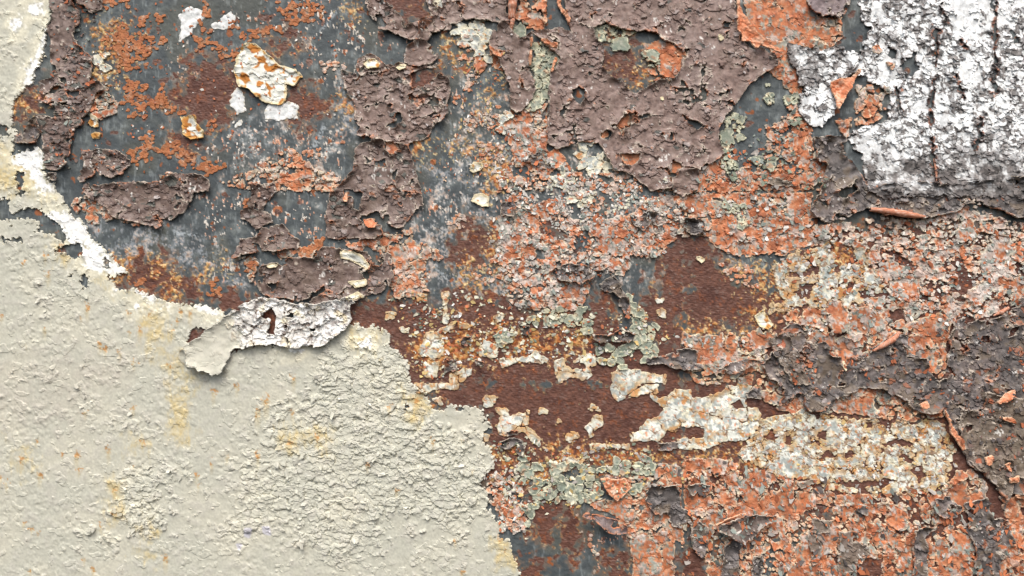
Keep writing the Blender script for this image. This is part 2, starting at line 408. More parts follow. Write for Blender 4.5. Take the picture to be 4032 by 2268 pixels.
def r_white(L):
    sl = L.sl; s = L.s; W = CW['x']; U = CW['u']; W = CW['q']; d = W.d[sl]; X, Y = L.X, L.Y
    fl = np.maximum(sstep(-3, 4, field(T(L.smooth), sl) + 3 * n2b[sl]), 0) if L.smooth else 0 * s
    amt = np.clip((L.rough + .35 * n3a[sl] + .25 * n4a[sl]) * (1 - .95 * fl), .0, 1.1)
    au = (U.R(0, sl) < .8 * amt); aw = W.R(0, sl) < .75 * amt
    uu = U.dy[sl] / U.sz[sl] * (.5 + U.R(1, sl)) + .6 * U.T(0, sl) * U.dx[sl] / U.sz[sl]
    rel = au * 1.05 * np.clip(.3 + .9 * uu + .6 * U.R(3, sl), 0, 1.7) + aw * (.3 + 1.3 * np.clip(.4 + W.dy[sl] / W.sz[sl] * W.R(1, sl) + .6 * W.T(0, sl) * W.dx[sl] / W.sz[sl], 0, 1.4)) + .10 * n2a[sl] + .03 * n1a[sl] + .3 * n3b[sl]
    L.cells = CW['u']; L.lift = au & (U.sz[sl] > 5)
    dark = mix(flat(s.shape, rgb(84, 80, 78)), rgb(118, 112, 109), .5 + .5 * n2c[sl])
    top = mix(flat(s.shape, rgb(242, 244, 243)), rgb(230, 231, 229), .4 + .5 * n2b[sl])
    gu = (U.d[sl] < .30 + .26 * n2c[sl] + .24 * n3c[sl]) & (amt > .2) & (U.R(4, sl) < .8)
    gw = (d < .5 + .45 * n3c[sl]) & (amt > .12)
    bare = (U.R(2, sl) < (.05 + .07 * n3b[sl]) * 2 * np.clip(amt, 0, 1)) & (U.sz[sl] < 12)
    fade = sstep(-1.2, 1.2, L.fade(X, Y) / 26 + .45 * nf[sl] + .3 * n3a[sl] + .25 * U.T(0, sl)) if L.fade else 0 * s
    C = mix(top, rgb(196, 198, 198), .7 * sstep(.2, 1.3, n3c[sl] + .4 * n2a[sl] - .6 * fl)); C = mix(C, dark, np.maximum(.85 * (gu | gw | bare), fade))
    C = mix(C, rgb(158, 156, 156), .55 * (U.R(3, sl) > .86) * au * (1 - fade)); C = mix(C, rgb(206, 208, 208), .6 * sstep(.2, 1.4, nv2[sl] + .4 * n3a[sl]) * (1 - fade))
    f = s
    if L.slits:
        ck = field(T(L.slits), sl) + 1.0 * n2a[sl] + .8 * (CW['s'].R(3, sl) - .5) + .9 * n3c[sl]
        C = mix(C, rgb(70, 56, 53), .9 * sstep(-1.4, .2, ck)); C = mix(C, rgb(168, 104, 78), .8 * sstep(-2.6, -1, ck) * (n2c[sl] > .5) * (ck < .0))
        f = np.minimum(f, -ck + .1); rel = rel + 1.6 * np.exp(-np.abs(ck) / 2.2) * (n3b[sl] > -.5)
        cg = -.5 + .5 * nv2[sl] + .5 * n3b[sl]; f = np.where((cg > .15) & (amt > .2), np.minimum(f, CW['c'].d[sl] - np.clip(cg, 0, 1.)), f)
    C = C * (1 + .03 * n1b[sl])[..., None]
    return f, rel, C

# ------------------------------------------------------------------ the steel wall itself
PY = lambda t: T(t)
def base_map():
    sh = (NY, NX); C = flat(sh, rgb(74, 80, 82)); C = mix(C, rgb(100, 106, 105), .35 + .35 * n3a + .15 * n2a); C = mix(C, rgb(60, 66, 69), .35 * sstep(0, 1.5, n4a + .4 * n3b))
    C = mix(C, rgb(88, 88, 78), .5 * sstep(.4, 1.6, n4b))
    H = .03 * n1a + .08 * n2a
    # lime bloom and scuffs
    wash = field(PY("01 660,240 900,270 1300,290 1550,380 1850,560 1850,760 1500,640 1200,560 900,560 760,400|10 850,1000 1000,1050 900,1449 640,1449 660,1200 800,1150|11 560,0 1150,0 1200,300 1150,480 1240,560 1260,740 900,760 640,760 560,560 500,480 520,250|21 2150,350 2300,350 2330,600 2200,700 2100,600|10 0,600 110,650 130,1000 0,1100|00 1750,930 2050,930 2050,1080 1800,1020"))
    w = sstep(-16, 8, wash + 6 * n3a)
    C = mix(C, rgb(150, 155, 160), .75 * w * sstep(-.4, 1.0, nf + .5 * nv))
    C = mix(C, rgb(190, 178, 168), .8 * w * (nf + n1b * .7 > 1.5))
    C = mix(C, rgb(160, 168, 170), .35 * sstep(.9, 2.0, nv2 + .5 * n3a))
    worn = field(PY("11 500,-60 2576,-60 2576,760 1900,800 1100,780 640,800|10 900,700 1560,800 2300,1320 2300,1449 900,1449|21 300,380 700,540 640,800 420,700|00 1900,900 2576,1000 2576,1449 1700,1300"))
    w = sstep(-18, 10, worn + 7 * n3a)
    C = mix(C, rgb(166, 164, 160), .6 * w * sstep(.1, 1.3, nf + .6 * nv + .3 * n3b)); C = mix(C, rgb(182, 150, 130), .5 * w * sstep(.7, 1.7, nf + .5 * n3c))
    C = mix(C, rgb(205, 203, 196), .7 * w * (nf + .5 * n1b + .6 * n3a > 2.2))
    scr = field(PY('00 2440,930 2465,935 2400,1090 2335,1165 2315,1155 2400,1040|00 2576,50 2440,215 2380,270 2440,205 2560,60|10 0,60 40,20 10,70 0,80|00 2290,280 2370,340 2350,380 2280,300|11 980,200 1100,215 1090,225 985,212|01 1300,300 1500,320 1490,335 1310,318|11 720,560 800,640 790,650 715,575'))
    C = mix(C, rgb(176, 184, 188), .7 * sstep(-2.2, .5, scr) * (nf + n1b > -.2))
    # small pale specks of old undercoat left on the slate
    sp = field(PY("00 1320,330 1480,330 1500,560 1400,620 1300,500|00 1700,0 2576,0 2576,640 2280,560 2200,250 1800,120|00 1700,960 2576,1000 2576,1449 1900,1449 1500,1250|10 0,100 560,330 200,420 100,560 0,560|10 820,700 1260,760 1280,1100 900,1100|10 1280,1300 2300,1300 2400,1449 1280,1449|11 1600,0 2400,0 2350,200 1800,250 1600,100|01 1450,60 2576,0 2576,360 1700,400 1500,280|01 1600,560 1980,540 1900,760 1650,760|12 1750,900 2150,1130 2170,1400 1850,1400|11 500,250 800,260 1150,250 1200,60 700,60"))
    w = sstep(-14, 6, sp)
    C = mix(C, rgb(214, 206, 194), w * (nv + .8 * n3b > 2.0)); C = mix(C, rgb(226, 172, 142), w * (nv + .7 * n3c + .4 * n1a > 2.5))
    H += .5 * w * (nv + .8 * n3b > 2.0)
    # rust
    rust = field(PY("22 60,560 2576,0 2640,1449 1050,1449 1000,1050 100,1100|21 1000,300 2576,300 2640,1449 500,1449 600,1050|00 1400,540 1440,490 1560,460 1700,490 1760,560 1810,650 1750,720 1700,800 1720,900 1640,950 1500,900 1390,850 1300,760 1370,640|00 1330,1040 1480,1040 1500,1110 1340,1110|00 2060,320 2180,280 2230,340 2110,400|00 2150,640 2300,660 2440,840 2260,940 2180,800"
        "|01 1000,520 1060,500 1260,500 1290,600 1310,700 1290,780 1100,750 1060,700 1000,650|01 1300,620 1480,650 1480,800 1350,800 1310,750|01 840,620 950,610 940,700 880,690|01 1640,800 1850,760 1900,900 1760,900 1680,860|01 1420,1040 1600,1000 1520,1130 1440,1230 1330,1240|01 1960,880 2120,880 2110,1090 2000,1090|01 1720,1160 1800,1160 1800,1290 1700,1330"
        "|11 820,380 940,350 980,250 1090,270 1140,330 1130,480 1080,520 930,520 830,470|11 1480,220 1590,220 1600,310 1500,330|11 0,860 250,850 640,830 650,900 820,880 800,770 940,750 1200,800 1500,950 1850,880 1900,780 2010,860 2060,1000 2300,1100 2576,1100 2576,1449 400,1449 350,1200 200,1050 0,1050|11 2460,400 2576,340 2576,1130 2360,1130 2300,820 2420,700 2430,520"
        "|21 0,320 170,350 230,470 300,560 330,650 420,700 560,750 660,820 800,700 900,560 1100,400 1300,400 1560,430 2010,480 2200,600 2200,760 1700,1060 1450,1060 1100,900 800,1020 520,1010 400,1010 0,1030"
        "|12 560,0 2576,0 2576,600 1900,640 1700,560 1300,700 1180,800 1040,680 1130,480 1090,250 1040,180 900,160 760,190 640,80|12 1380,800 1560,840 1650,900 1700,1100 1520,1180 1400,1000|12 1700,950 1800,1000 1830,1200 1690,1300 1600,1100|12 2000,1300 2190,1280 2220,1449 1980,1449|12 1340,1370 1500,1370 1500,1449 1330,1449"
        "|22 0,0 600,0 900,180 1700,250 1950,400 1900,800 1000,760 400,560 0,560|22 0,1280 160,1290 170,1449 0,1449|22 1200,1280 1560,1280 1520,1449 1200,1449|22 1760,1120 2000,1000 2100,1200 1850,1300"
        "|10 2010,400 2100,340 2200,280 2260,400 2230,480 2190,590 2080,610 2010,540|10 390,0 610,0 640,60 690,130 590,150 490,190 440,110 320,20|10 530,540 720,520 740,570 660,640 600,700 540,640|00 120,720 280,690 270,800 180,860 100,820"))
    slate = field(PY('22 1000,900 1150,920 1140,1010 1060,1030 1000,990|22 640,1140 720,1130 730,1190 680,1190|22 0,1110 60,1110 70,1280 0,1290|12 2400,1180 2576,1100 2576,1449 2480,1449'))
    rust = np.where(slate > FAR + 1, np.minimum(rust, -slate), rust)
    rs = rust + 5.5 * n3a + 3.2 * n2b + 1.2 * n1a
    spots = sstep(1.9, 2.3, n3c + .35 * n2a + .25 * n4a) * (1 - sstep(-20, 0, wash))
    rc = mix(flat(sh, rgb(90, 60, 50)), rgb(112, 76, 63), .45 + .25 * n2c + .3 * nh); rc = mix(rc, rgb(72, 44, 38), .5 * sstep(.2, 1.6, n3b + .3 * nh))
    rc = mix(rc, rgb(150, 82, 46), .5 * sstep(1.2, 2.4, nf + .5 * n3a)); rc = mix(rc, rgb(128, 112, 106), .5 * sstep(1.4, 2.2, nh + .6 * n3c))
    rw = np.maximum(sstep(-2.2, 1.2, rs), .9 * spots)
    C = mix(C, rgb(140, 104, 80), .4 * sstep(-14, -2, rs + 4 * n3b) * (rust > FAR + 1))
    fr = sstep(-7, -1, rs) * (nf > -.1) * (rust > FAR + 1)
    C = mix(C, rgb(176, 112, 62), .75 * fr * sstep(-.2, .8, n2a + .5 * n1b)); C = mix(C, rgb(206, 176, 124), .7 * fr * (n2c + n1b * .6 > 1.0))
    C = mix(C, rc, rw)
    H += rw * (.07 * nh + .05 * n1b + .08 * n2b - .2)
    # bright orange and ochre bloom
    gold = field(PY("10 1000,1110 1200,1090 1280,1150 1240,1300 1200,1449 1130,1449 1100,1300 1040,1200|10 540,1080 640,1080 780,1120 720,1200 640,1200 560,1150|10 640,1100 1000,1095 1000,1130 640,1140|11 1110,280 1180,300 1170,420 1120,520 1280,520 1260,640 1160,640 1090,480|11 940,520 1060,560 1060,720 950,740 860,560|21 420,560 700,560 820,640 800,860 600,860 540,760 440,700|21 480,900 640,880 680,1030 520,1060|21 0,1020 540,1010 540,1070 0,1090|21 1080,400 1300,400 1320,560 1180,580|12 1130,480 1290,520 1280,640 1160,640|12 1500,420 1640,440 1660,560 1770,590 1670,640 1600,600 1480,560|12 1420,600 1560,620 1600,700 1420,760|12 1450,430 1700,470 2200,500 2576,500 2576,570 1900,600 1650,600 1450,530|22 0,490 400,480 700,560 700,620 300,560 0,560|12 560,40 700,60 700,190 560,190|22 0,480 330,480 640,560 1100,560 1180,640 700,660 400,600 0,560"
        "|11 500,1180 640,1060 900,980 1100,1000 1200,960 1500,1000 1900,1060 1900,1200 1500,1250 1200,1260 800,1320 620,1360|00 700,180 960,180 1010,330 900,520 760,470 740,300|00 560,470 640,470 640,540 580,560|00 700,520 900,540 900,680 780,620 720,600|00 90,790 280,760 270,860 120,870|10 2000,560 2080,620 2200,600 2260,480 2330,560 2180,700 2030,650|10 60,0 110,0 100,140 60,140|10 800,290 890,270 860,400 830,490 800,440|10 1180,540 1240,560 1060,800 1040,760|10 0,720 100,760 110,880 40,860|01 860,500 960,500 940,660 860,640|01 1120,520 1200,520 1200,600 1150,600|01 1520,590 1580,590 1580,680 1520,690|01 1640,520 1700,520 1700,580 1650,580|01 1300,620 1340,620 1340,800 1290,800"))
    w = sstep(-8, 6, gold + 6 * n2a + 3 * n1a)
    w1 = w * sstep(-.3, .5, nf + .4 * n2c)
    C = mix(C, mix(flat(sh, rgb(186, 108, 50)), rgb(208, 158, 92), .4 + .5 * n2c), .8 * w1); C = mix(C, rgb(222, 200, 150), .8 * w * (n2b + .7 * n1a > 1.35)); C = mix(C, rgb(110, 58, 36), .7 * w * (n2a + .6 * n1b < -1.0))
    H += .7 * w1 * np.clip(n2a, -1, 1.5) * .5
    # dots of fresh rust in the slate
    dots = sstep(2.3, 2.6, n3b + .6 * n2c)
    C = mix(C, rgb(150, 84, 46), .85 * dots * (rw < .3))
    return C, H
BC, BH = base_map(); HC[:] = BH

# ------------------------------------------------------------------ the coats, from the steel outward
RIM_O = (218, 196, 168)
add_layer('white_paint_splash', 'two white paint splashes with soft edges near the top, on slate grey steel', 'paint splash',
  "00 1350,120 1380,70 1450,50 1530,80 1530,140 1480,180 1440,250 1360,305 1350,250 1370,200|00 1600,190 1680,180 1680,110 1720,95 1780,130 1760,170 1690,230 1620,215", lambda L: (L.s, .2 * n2a[L.sl], mix(flat(L.s.shape, rgb(205, 208, 206)), rgb(232, 232, 230), .5 + .5 * n2b[L.sl])), base=.5, thick=.6, edge=(1.6, .9), rimc=(190, 190, 180))
add_layer('white_paint_splash', 'chalky white splashes running down just below the rust stained cream flake', 'paint splash',
  "00 1740,760 1790,670 1840,700 1845,850 1790,860 1750,800|00 1770,920 1830,890 1830,940 1780,965|00 2010,780 2120,770 2240,800 2230,890 2100,920 2010,910", lambda L: (L.s, .2 * n2a[L.sl], mix(flat(L.s.shape, rgb(205, 208, 206)), rgb(232, 232, 230), .5 + .5 * n2b[L.sl])), base=.5, thick=.6, edge=(1.6, .9), rimc=(200, 190, 170))

add_layer('orange_primer', 'smooth orange primer bared between the brown sheet and the white crackled sheet', 'primer coat',
  "20 390,0 820,0 1000,110 1200,130 1200,290 1100,360 1040,390 900,360 800,320 790,400 880,540 920,680 880,730 820,700 760,620 690,580 640,520 700,450 560,250 480,150", r_orange, split=40, **OR(cw='z', gap=-.6, scaly=.12, pale=.0, teal=.35, cup=.8), rimc=RIM_O)
add_layer('orange_primer', 'bright orange primer with curled plates below the slate window at the brown sheet\'s foot', 'primer coat',
  "20 620,950 750,940 760,840 830,780 960,950 1000,1150 1100,1250 1060,1449 100,1449 120,1280 300,1180 330,1330 450,1270 560,1250 650,1160|21 0,0 990,0 960,140 1010,230 1120,250 1050,330 1000,420 860,430 740,480 600,460 420,480 260,420 180,340 0,330", r_orange, split=150, **OR(gap=-.2, scaly=.4, pale=.25, teal=.2), rimc=RIM_O)
add_layer('flaking_primer', 'pinkish grey flaking primer, plates with dark gaps, under the charcoal lip on the right', 'primer coat',
  "21 1000,260 1300,200 1500,190 1850,210 2110,110 2200,110 2480,210 2576,300 2576,760 2440,880 2230,960 2110,920 2000,990 1960,900 1830,900 1690,1010 1650,830 1520,760 1450,600 1350,430 1180,400 980,420",
  r_orange, holes="21 2010,520 2090,480 2130,590 2190,650 2140,780 2020,740 2070,640|21 1760,750 1790,690 1820,780 1810,890|21 1540,440 1700,520 1780,560 1730,590 1580,510", split=260, **OR(cw='y', gap=.1, keep=.96, scaly=.3, pale=1.2, teal=.2, cup=1.2), rimc=(225, 212, 190))
add_layer('flaking_primer', 'mottled grey and orange flaking primer left of the big rust disc, in the middle', 'primer coat',
  "11 1200,180 1330,130 1600,60 1640,100 1760,200 2000,220 2200,150 2400,20 2576,0 2576,330 2450,400 2400,480 2180,500 2160,640 1900,590 1860,780 1800,880 1700,900 1330,890 1270,770 1150,560 1180,380",
  r_orange, holes="11 1470,430 1540,430 1540,510 1470,510|11 1760,330 1820,330 1820,450 1770,450|11 1480,210 1600,210 1600,320 1490,330|11 2180,480 2290,520 2330,620 2240,660 2180,600", split=260, **OR(cw='y', gap=-.3, keep=.98, scaly=.75, pale=.8, teal=.3, cup=.9), rimc=(220, 205, 185))
add_layer('flaking_primer', 'flaking orange and grey primer right of the brown tongue, below its tip', 'primer coat',
  "10 1190,900 1250,830 1330,880 1430,760 1560,800 1560,1130 1640,1120 1690,1190 1720,1240 1700,1290 1600,1310 1540,1449 1180,1449 1240,1320 1300,1150", r_orange, holes="10 1290,1260 1420,1240 1420,1360 1300,1330", split=120, **OR(cw='y', gap=-.1, keep=.94, scaly=.7, pale=.55, teal=.3), rimc=RIM_O)
add_layer('flaking_primer', 'ragged orange and grey primer at the foot of the brown column left of centre', 'primer coat',
  "11 170,190 260,190 270,270 300,340 520,280 560,380 700,420 760,500 640,520 620,640 660,760 560,800 420,820 370,740 400,600 300,560 180,440 40,430 40,350 230,350|10 330,1060 440,1030 460,1130 380,1180 330,1130|10 320,1449 330,1390 400,1380 450,1449|10 110,1449 120,1370 170,1370 170,1449|00 2180,1100 2400,1290 2576,1330 2576,1449 2100,1449 1700,1400 1640,1380 1800,1340|01 2060,440 2180,420 2290,440 2420,360 2400,430 2340,540 2240,480 2100,520", r_orange, split=110, **OR(cw='y', gap=.0, keep=.9, scaly=.5, pale=.25, teal=.4, cup=1.1), rimc=RIM_O)
add_layer('flaking_primer', 'teal and orange primer scraps beside the brown patch at the lower left of the slate', 'primer coat',
  "01 540,50 660,10 790,90 830,140 960,200 1060,210 1050,260 960,235 860,200 760,260 680,230 600,190 540,130|00 720,700 830,620 850,720 900,780 890,860 760,900 700,880 690,800|01 1740,500 1900,470 1960,520 1950,600 1900,680 1870,610 1850,520|00 1200,1320 1320,1310 1300,1390 1210,1390", r_orange, split=60, **OR(cw='y', gap=-.1, keep=.95, scaly=.5, pale=.1, teal=.85, cup=1.1), rimc=(210, 205, 190))
add_layer('orange_primer', 'band of orange cracked primer under the long pale streak, right of centre', 'primer coat',
  "21 0,1060 150,1075 540,1060 680,1000 800,900 960,870 1060,890 1200,880 1330,830 1400,870 1430,1000 1560,1010 1700,1000 1800,950 1950,900 2010,990 2000,1100 1980,1250 1990,1380 1900,1430 1840,1449 100,1449 0,1330|22 560,0 1000,0 1800,0 1950,160 1970,260 1700,290 1300,240 1000,220 820,230 600,130",
  r_orange, holes="21 640,1290 800,1300 700,1350 640,1340|22 560,190 700,170 810,240 690,290 600,260|22 910,215 990,230 980,290 920,290", split=200, **OR(gap=-.05, scaly=.25, pale=.4, teal=.35, cup=1.2), rimc=(230, 214, 180))
add_layer('orange_primer', 'wide field of orange cracked primer in the lower right, below the cream crackle', 'primer coat',
  "22 0,560 300,560 500,640 700,650 1000,780 1200,830 1350,830 1500,810 1850,830 1960,800 2060,660 2180,640 2300,740 2270,860 2180,920 2000,1060 1750,1100 1740,1200 1700,1449 1500,1449 1500,1320 1400,1300 1280,1380 1260,1449 300,1449 160,1449 180,1200 60,1110 0,1100|22 1830,1180 2000,1080 2130,1080 2200,1230 2160,1449 1810,1449 1800,1280",
  r_orange, holes="22 1000,900 1150,920 1140,1010 1060,1030 1000,990|22 640,1140 720,1130 730,1190 680,1190", split=280, **OR(cw='q', gap=-.12, scaly=.2, pale=.15, teal=.3, cup=1.2), rimc=(226, 206, 176))
add_layer('orange_primer', 'orange primer tongue hanging beside the slate panel at the bottom, right of centre', 'primer coat',
  "12 1870,870 2050,870 2080,790 1960,720 2040,690 2300,690 2450,600 2576,620 2576,1449 2200,1449 2190,1300 2160,1130 2060,1000 1870,925", r_orange, holes="12 2520,1180 2576,1180 2576,1449 2480,1449", split=110, **OR(cw='q', gap=-.3, scaly=.15, pale=.0, teal=.55), rimc=RIM_O)
add_layer('orange_primer', 'orange primer showing between charcoal scabs at the right edge, near the bottom corner', 'primer coat',
  "22 2400,860 2576,800 2576,1449 2300,1449 2390,1260 2480,1190 2440,1020|22 2300,0 2576,0 2576,400 2480,300 2400,100", r_orange, split=60, **OR(cw='q', gap=-.2, scaly=.3, pale=-.15, teal=.2), rimc=RIM_O)
add_layer('flaking_primer', 'upright column of pink and white primer flakes between beige coat and green flakes', 'primer coat',
  "12 1280,680 1350,600 1390,720 1370,800 1360,880 1400,920 1390,1080 1300,1115 1250,1080 1220,1000 1120,880 1070,780 1120,660 1200,680", r_orange, split=60, **OR(cw='y', gap=.1, keep=.95, scaly=.4, pale=.6, teal=.1, cup=1.4), rimc=(228, 222, 205))
add_layer('orange_primer', 'orange primer seen through the torn window at the top, between brown sheets', 'primer coat',
  "10 1330,60 1400,0 1560,0 1545,200 1520,240 1400,210 1300,200 1310,110|10 2270,330 2400,300 2576,360 2620,520 2500,610 2400,620 2330,560 2300,470|10 1110,370 1200,410 1240,540 1160,530 1120,450|10 1010,420 1090,440 1080,520 1040,570 1010,520", r_orange, split=50, **OR(cw='b', gap=-.25, scaly=.1, pale=-.4, teal=-.15, cup=1.6), rimc=RIM_O)
add_layer('orange_primer', 'orange primer in scalloped notches along the large brown sheet\'s foot', 'primer coat',
  "10 2080,1150 2270,1150 2260,1230 2190,1280 2110,1230|10 2120,860 2230,850 2210,910 2110,1030 2090,980 2060,960|10 1950,1010 2000,970 2040,1010 2015,1060 1955,1050|20 0,1250 120,1260 120,1449 0,1449|10 2200,1310 2400,1240 2500,1200 2576,1230 2576,1449 2350,1449", r_orange, split=20, **OR(cw='z', gap=-.3, scaly=.15, pale=-.2, teal=.05), rimc=RIM_O)

add_layer('cream_crackle', 'cream alligatored paint plates scattered over bare brown rust in the lower middle', 'paint crackle',
  "12 1150,180 1250,180 1280,240 1420,200 1420,300 1350,320 1440,350 1510,420 1490,480 1420,420 1380,350 1300,390 1200,400 1170,330 1190,240|12 1490,180 1560,200 1560,225 1500,220|12 1620,300 1640,265 1660,290|12 1860,190 1890,150 1940,170 1950,205|12 1890,240 1960,240 1985,290 1920,340 1900,390 1870,400 1830,330 1870,290|12 1690,400 1720,360 1790,360 1810,410 1720,430|12 1080,90 1180,100 1150,180 1070,170|12 680,110 750,90 770,170 720,160|12 1870,450 2170,455 2170,495 1880,495|12 560,0 900,0 860,50 780,30 640,60|12 1070,390 1110,390 1110,430 1080,440"
  "|11 590,1170 640,1060 740,1050 780,1150 770,1230 700,1270 600,1240|11 720,1040 800,1020 860,970 860,1010 800,1060|11 340,910 410,910 410,965 340,965|11 1150,950 1210,905 1240,950 1180,980|11 440,1030 520,1020 510,1060 450,1060|11 2360,810 2430,810 2430,845 2370,845|11 2370,890 2450,890 2450,950 2390,950|11 900,990 970,990 970,1020 890,1030|11 620,1290 740,1280 720,1400 620,1390|11 820,1380 990,1320 990,1380 880,1449 820,1440|11 760,760 800,760 800,1000 770,1000|11 570,760 650,770 640,830 570,820|12 1700,560 1840,570 1800,600 1700,600",
  r_plates, split=230, edge=(.7, .5), base=.9, thick=1.1, **PL('cream', joined=True, gap=.2, grey=.35, rusty=.2, yellow=.3, cup=.4), rimc=(196, 160, 108), rimw=.35, mat=M_CHALK)
add_layer('cream_crackle', 'cream rectangular crackle plates joined into one patch, across the lower middle', 'paint crackle',
  "12 2040,0 2400,0 2390,70 2300,70 2130,110 2090,140 2040,70|12 2290,60 2400,110 2460,100 2520,40 2640,40 2640,290 2440,380 2400,430 2190,430 2190,380 2260,340 2310,260 2400,240 2430,200 2390,140|11 1610,1260 1690,1250 1700,1300 1760,1270 1800,1230 1920,1210 1920,1300 1870,1330 1900,1390 1840,1420 1720,1410 1640,1440 1610,1350|11 2040,1370 2100,1330 2450,1380 2440,1449 2050,1449|11 1200,1260 1400,1240 1450,1200 1570,1260 1520,1300 1330,1280 1220,1320|11 1020,1200 1080,1120 1190,1160 1180,1250 1030,1250"
  "|22 -40,130 300,60 330,10 450,0 580,10 590,110 480,100 470,180 560,190 600,270 570,340 480,420 300,440 180,500 -40,480|22 600,270 900,200 1000,230 1000,330 800,330 620,360",
  r_plates, holes="22 360,160 430,110 480,190 400,200|22 -60,330 170,320 160,400 0,420 -60,420|11 1720,1290 1830,1290 1840,1340 1740,1340", split=290, edge=(.8, .4), base=.9, thick=1.2, **PL('cream', cw='w', joined=True, gap=.12, keep=1., grey=.7, rusty=-.05, yellow=.1, cup=.25), rimc=(206, 188, 150), rimw=.25, mat=M_CHALK)
add_layer('cream_crackle', 'whitish stained crackle with rust holes, long band in the lower right', 'paint crackle',
  "22 420,540 600,270 900,230 1350,250 1700,290 1950,270 2050,500 2000,750 1850,820 1560,830 1350,830 1200,830 1020,760 640,650", r_plates,
  holes="22 560,190 700,170 810,240 690,290 600,260|22 1370,280 1450,280 1430,340 1370,330|22 1490,290 1590,270 1560,340|22 620,400 680,350 730,390 690,440|22 1000,340 1080,350 1080,420 1010,400|22 1500,440 1640,400 1740,450 1720,490 1620,470 1500,490|22 1220,540 1290,490 1290,540 1230,580|22 1630,530 1760,570 1750,600 1660,580|22 1130,740 1370,720 1550,700 1590,740 1540,780 1440,780 1310,800|22 1650,650 1800,620 1820,700 1790,770 1750,700|22 770,400 830,400 820,450 780,440|22 1850,470 1910,480 1900,510 1850,500|22 1000,560 1130,500 1130,570 1000,600", split=240, edge=(2.2, .8), base=.8, thick=1.0, **PL('cream', cw='y', joined=True, gap=.1, keep=.97, grey=.9, rusty=.45, yellow=.2, cup=.5), rimc=(206, 180, 130), rimw=.4, mat=M_CHALK)
add_layer('cream_crackle', 'pale mottled crackle right of the rust disc, stained orange at its head', 'paint crackle',
  "21 680,560 850,450 1100,400 1220,400 1350,440 1450,620 1520,760 1330,820 1250,870 1060,880 960,860 800,880 640,940 660,850 760,830 700,700", r_plates,
  holes="21 960,530 1010,530 1050,610 1000,640 970,600|21 1240,660 1310,700 1280,760 1240,740|21 1100,410 1300,410 1310,520 1160,560|21 790,600 960,570 960,640 800,640|21 1310,740 1400,720 1500,780 1440,830 1320,820|21 880,700 960,690 960,790 890,790|21 1150,600 1190,600 1190,640 1150,640", split=200, edge=(2.2, .8), base=.8, thick=1., **PL('cream', cw='y', joined=True, gap=.1, keep=.95, grey=1.0, rusty=.4, yellow=.2, cup=.5), rimc=(210, 186, 140), rimw=.4, mat=M_CHALK)
add_layer('cream_crackle', 'curled pale grey plates over a rust hollow, right of the mottled crackle', 'paint crackle',
  "21 1100,930 1200,860 1330,860 1420,800 1530,870 1520,960 1430,1000 1420,1060 1300,1110 1180,1100|21 1540,840 1600,830 1640,840 1570,890|21 1550,980 1620,940 1660,960 1590,1040", r_plates, split=60, edge=(1.2, .6), base=1.4, thick=1.4, **PL('pink', cw='x', gap=.2, keep=.96, pale=.9, teal=.3, cup=1.5), rimc=(224, 214, 190), mat=M_CHALK)

GRN = dict(rimc=(226, 220, 190), rimw=.85, base=1.2, thick=1.3, edge=(1.5, .7))
add_layer('green_flakes', 'cupped sage green flakes with pale rims, right of the beige coat\'s lower edge', 'paint flakes',
  "12 1380,560 1460,570 1480,640 1440,700 1500,760 1440,820 1420,830 1380,740|12 1440,720 1560,720 1700,760 1850,680 1940,700 1960,800 1930,870 1790,940 1650,840 1440,830|12 1700,600 1900,620 2000,600 2200,560 2370,570 2370,640 2200,680 1960,660 1830,650 1740,640|12 1540,640 1700,620 1660,720 1560,720|12 1390,850 1470,860 1460,960 1400,1060|12 2160,760 2260,760 2260,830 2180,840", r_plates, split=220, **PL('green', cw='m', gap=.3, keep=.95, cup=1.5), **GRN)
add_layer('green_flakes', 'sage green flakes around the dark curled ring left of the big rust disc', 'paint flakes',
  "11 1460,920 1640,880 1630,1000 1560,1000 1470,1000|11 1680,960 1800,900 1760,950 1880,1030 1840,1040 1700,1000|11 2170,800 2260,880 2350,980 2350,1120 2230,1150 2190,1000|11 1920,1180 2300,1130 2440,1190 2300,1280 2100,1300 1930,1260|11 1210,1060 1300,1100 1280,1180 1180,1190", r_plates, split=110, **PL('green', cw='m', gap=.25, keep=.93, cup=1.3, yellow=.5), **GRN)
add_layer('green_flakes', 'dull green flakes hugging the curved lower right edge of the brown sheet', 'paint flakes',
  "20 270,960 330,880 440,880 440,960 400,1040 340,1150 390,1250 330,1330 290,1140|20 600,650 640,640 660,720 690,760 640,800|20 790,720 840,710 840,790 780,810|21 280,60 480,120 500,220 400,260 380,160 290,120|20 540,1190 620,1190 640,1250 560,1240", r_plates, split=70, **PL('green', cw='u', gap=.12, keep=.95, cup=1.1), **GRN)
add_layer('green_flakes', 'green and cream flakes inside the long torn window of the brown sheet', 'paint flakes',
  "10 1440,290 1520,300 1630,380 1760,520 1640,560 1590,540 1560,720 1500,760 1440,800 1400,830 1390,780 1440,720 1470,660 1420,560 1430,400|10 1900,230 1990,190 2080,230 2060,290 1990,310 1930,300|10 2090,250 2150,230 2210,260 2200,300 2090,300|10 2290,380 2330,430 2380,500 2370,540 2320,500 2290,440|10 1290,200 1400,210 1420,240 1360,300 1280,260|10 1640,780 1750,760 1770,830 1680,840", r_plates, split=90, **PL('green', cw='u', gap=.1, keep=.97, cup=1.1, yellow=.3), **GRN)
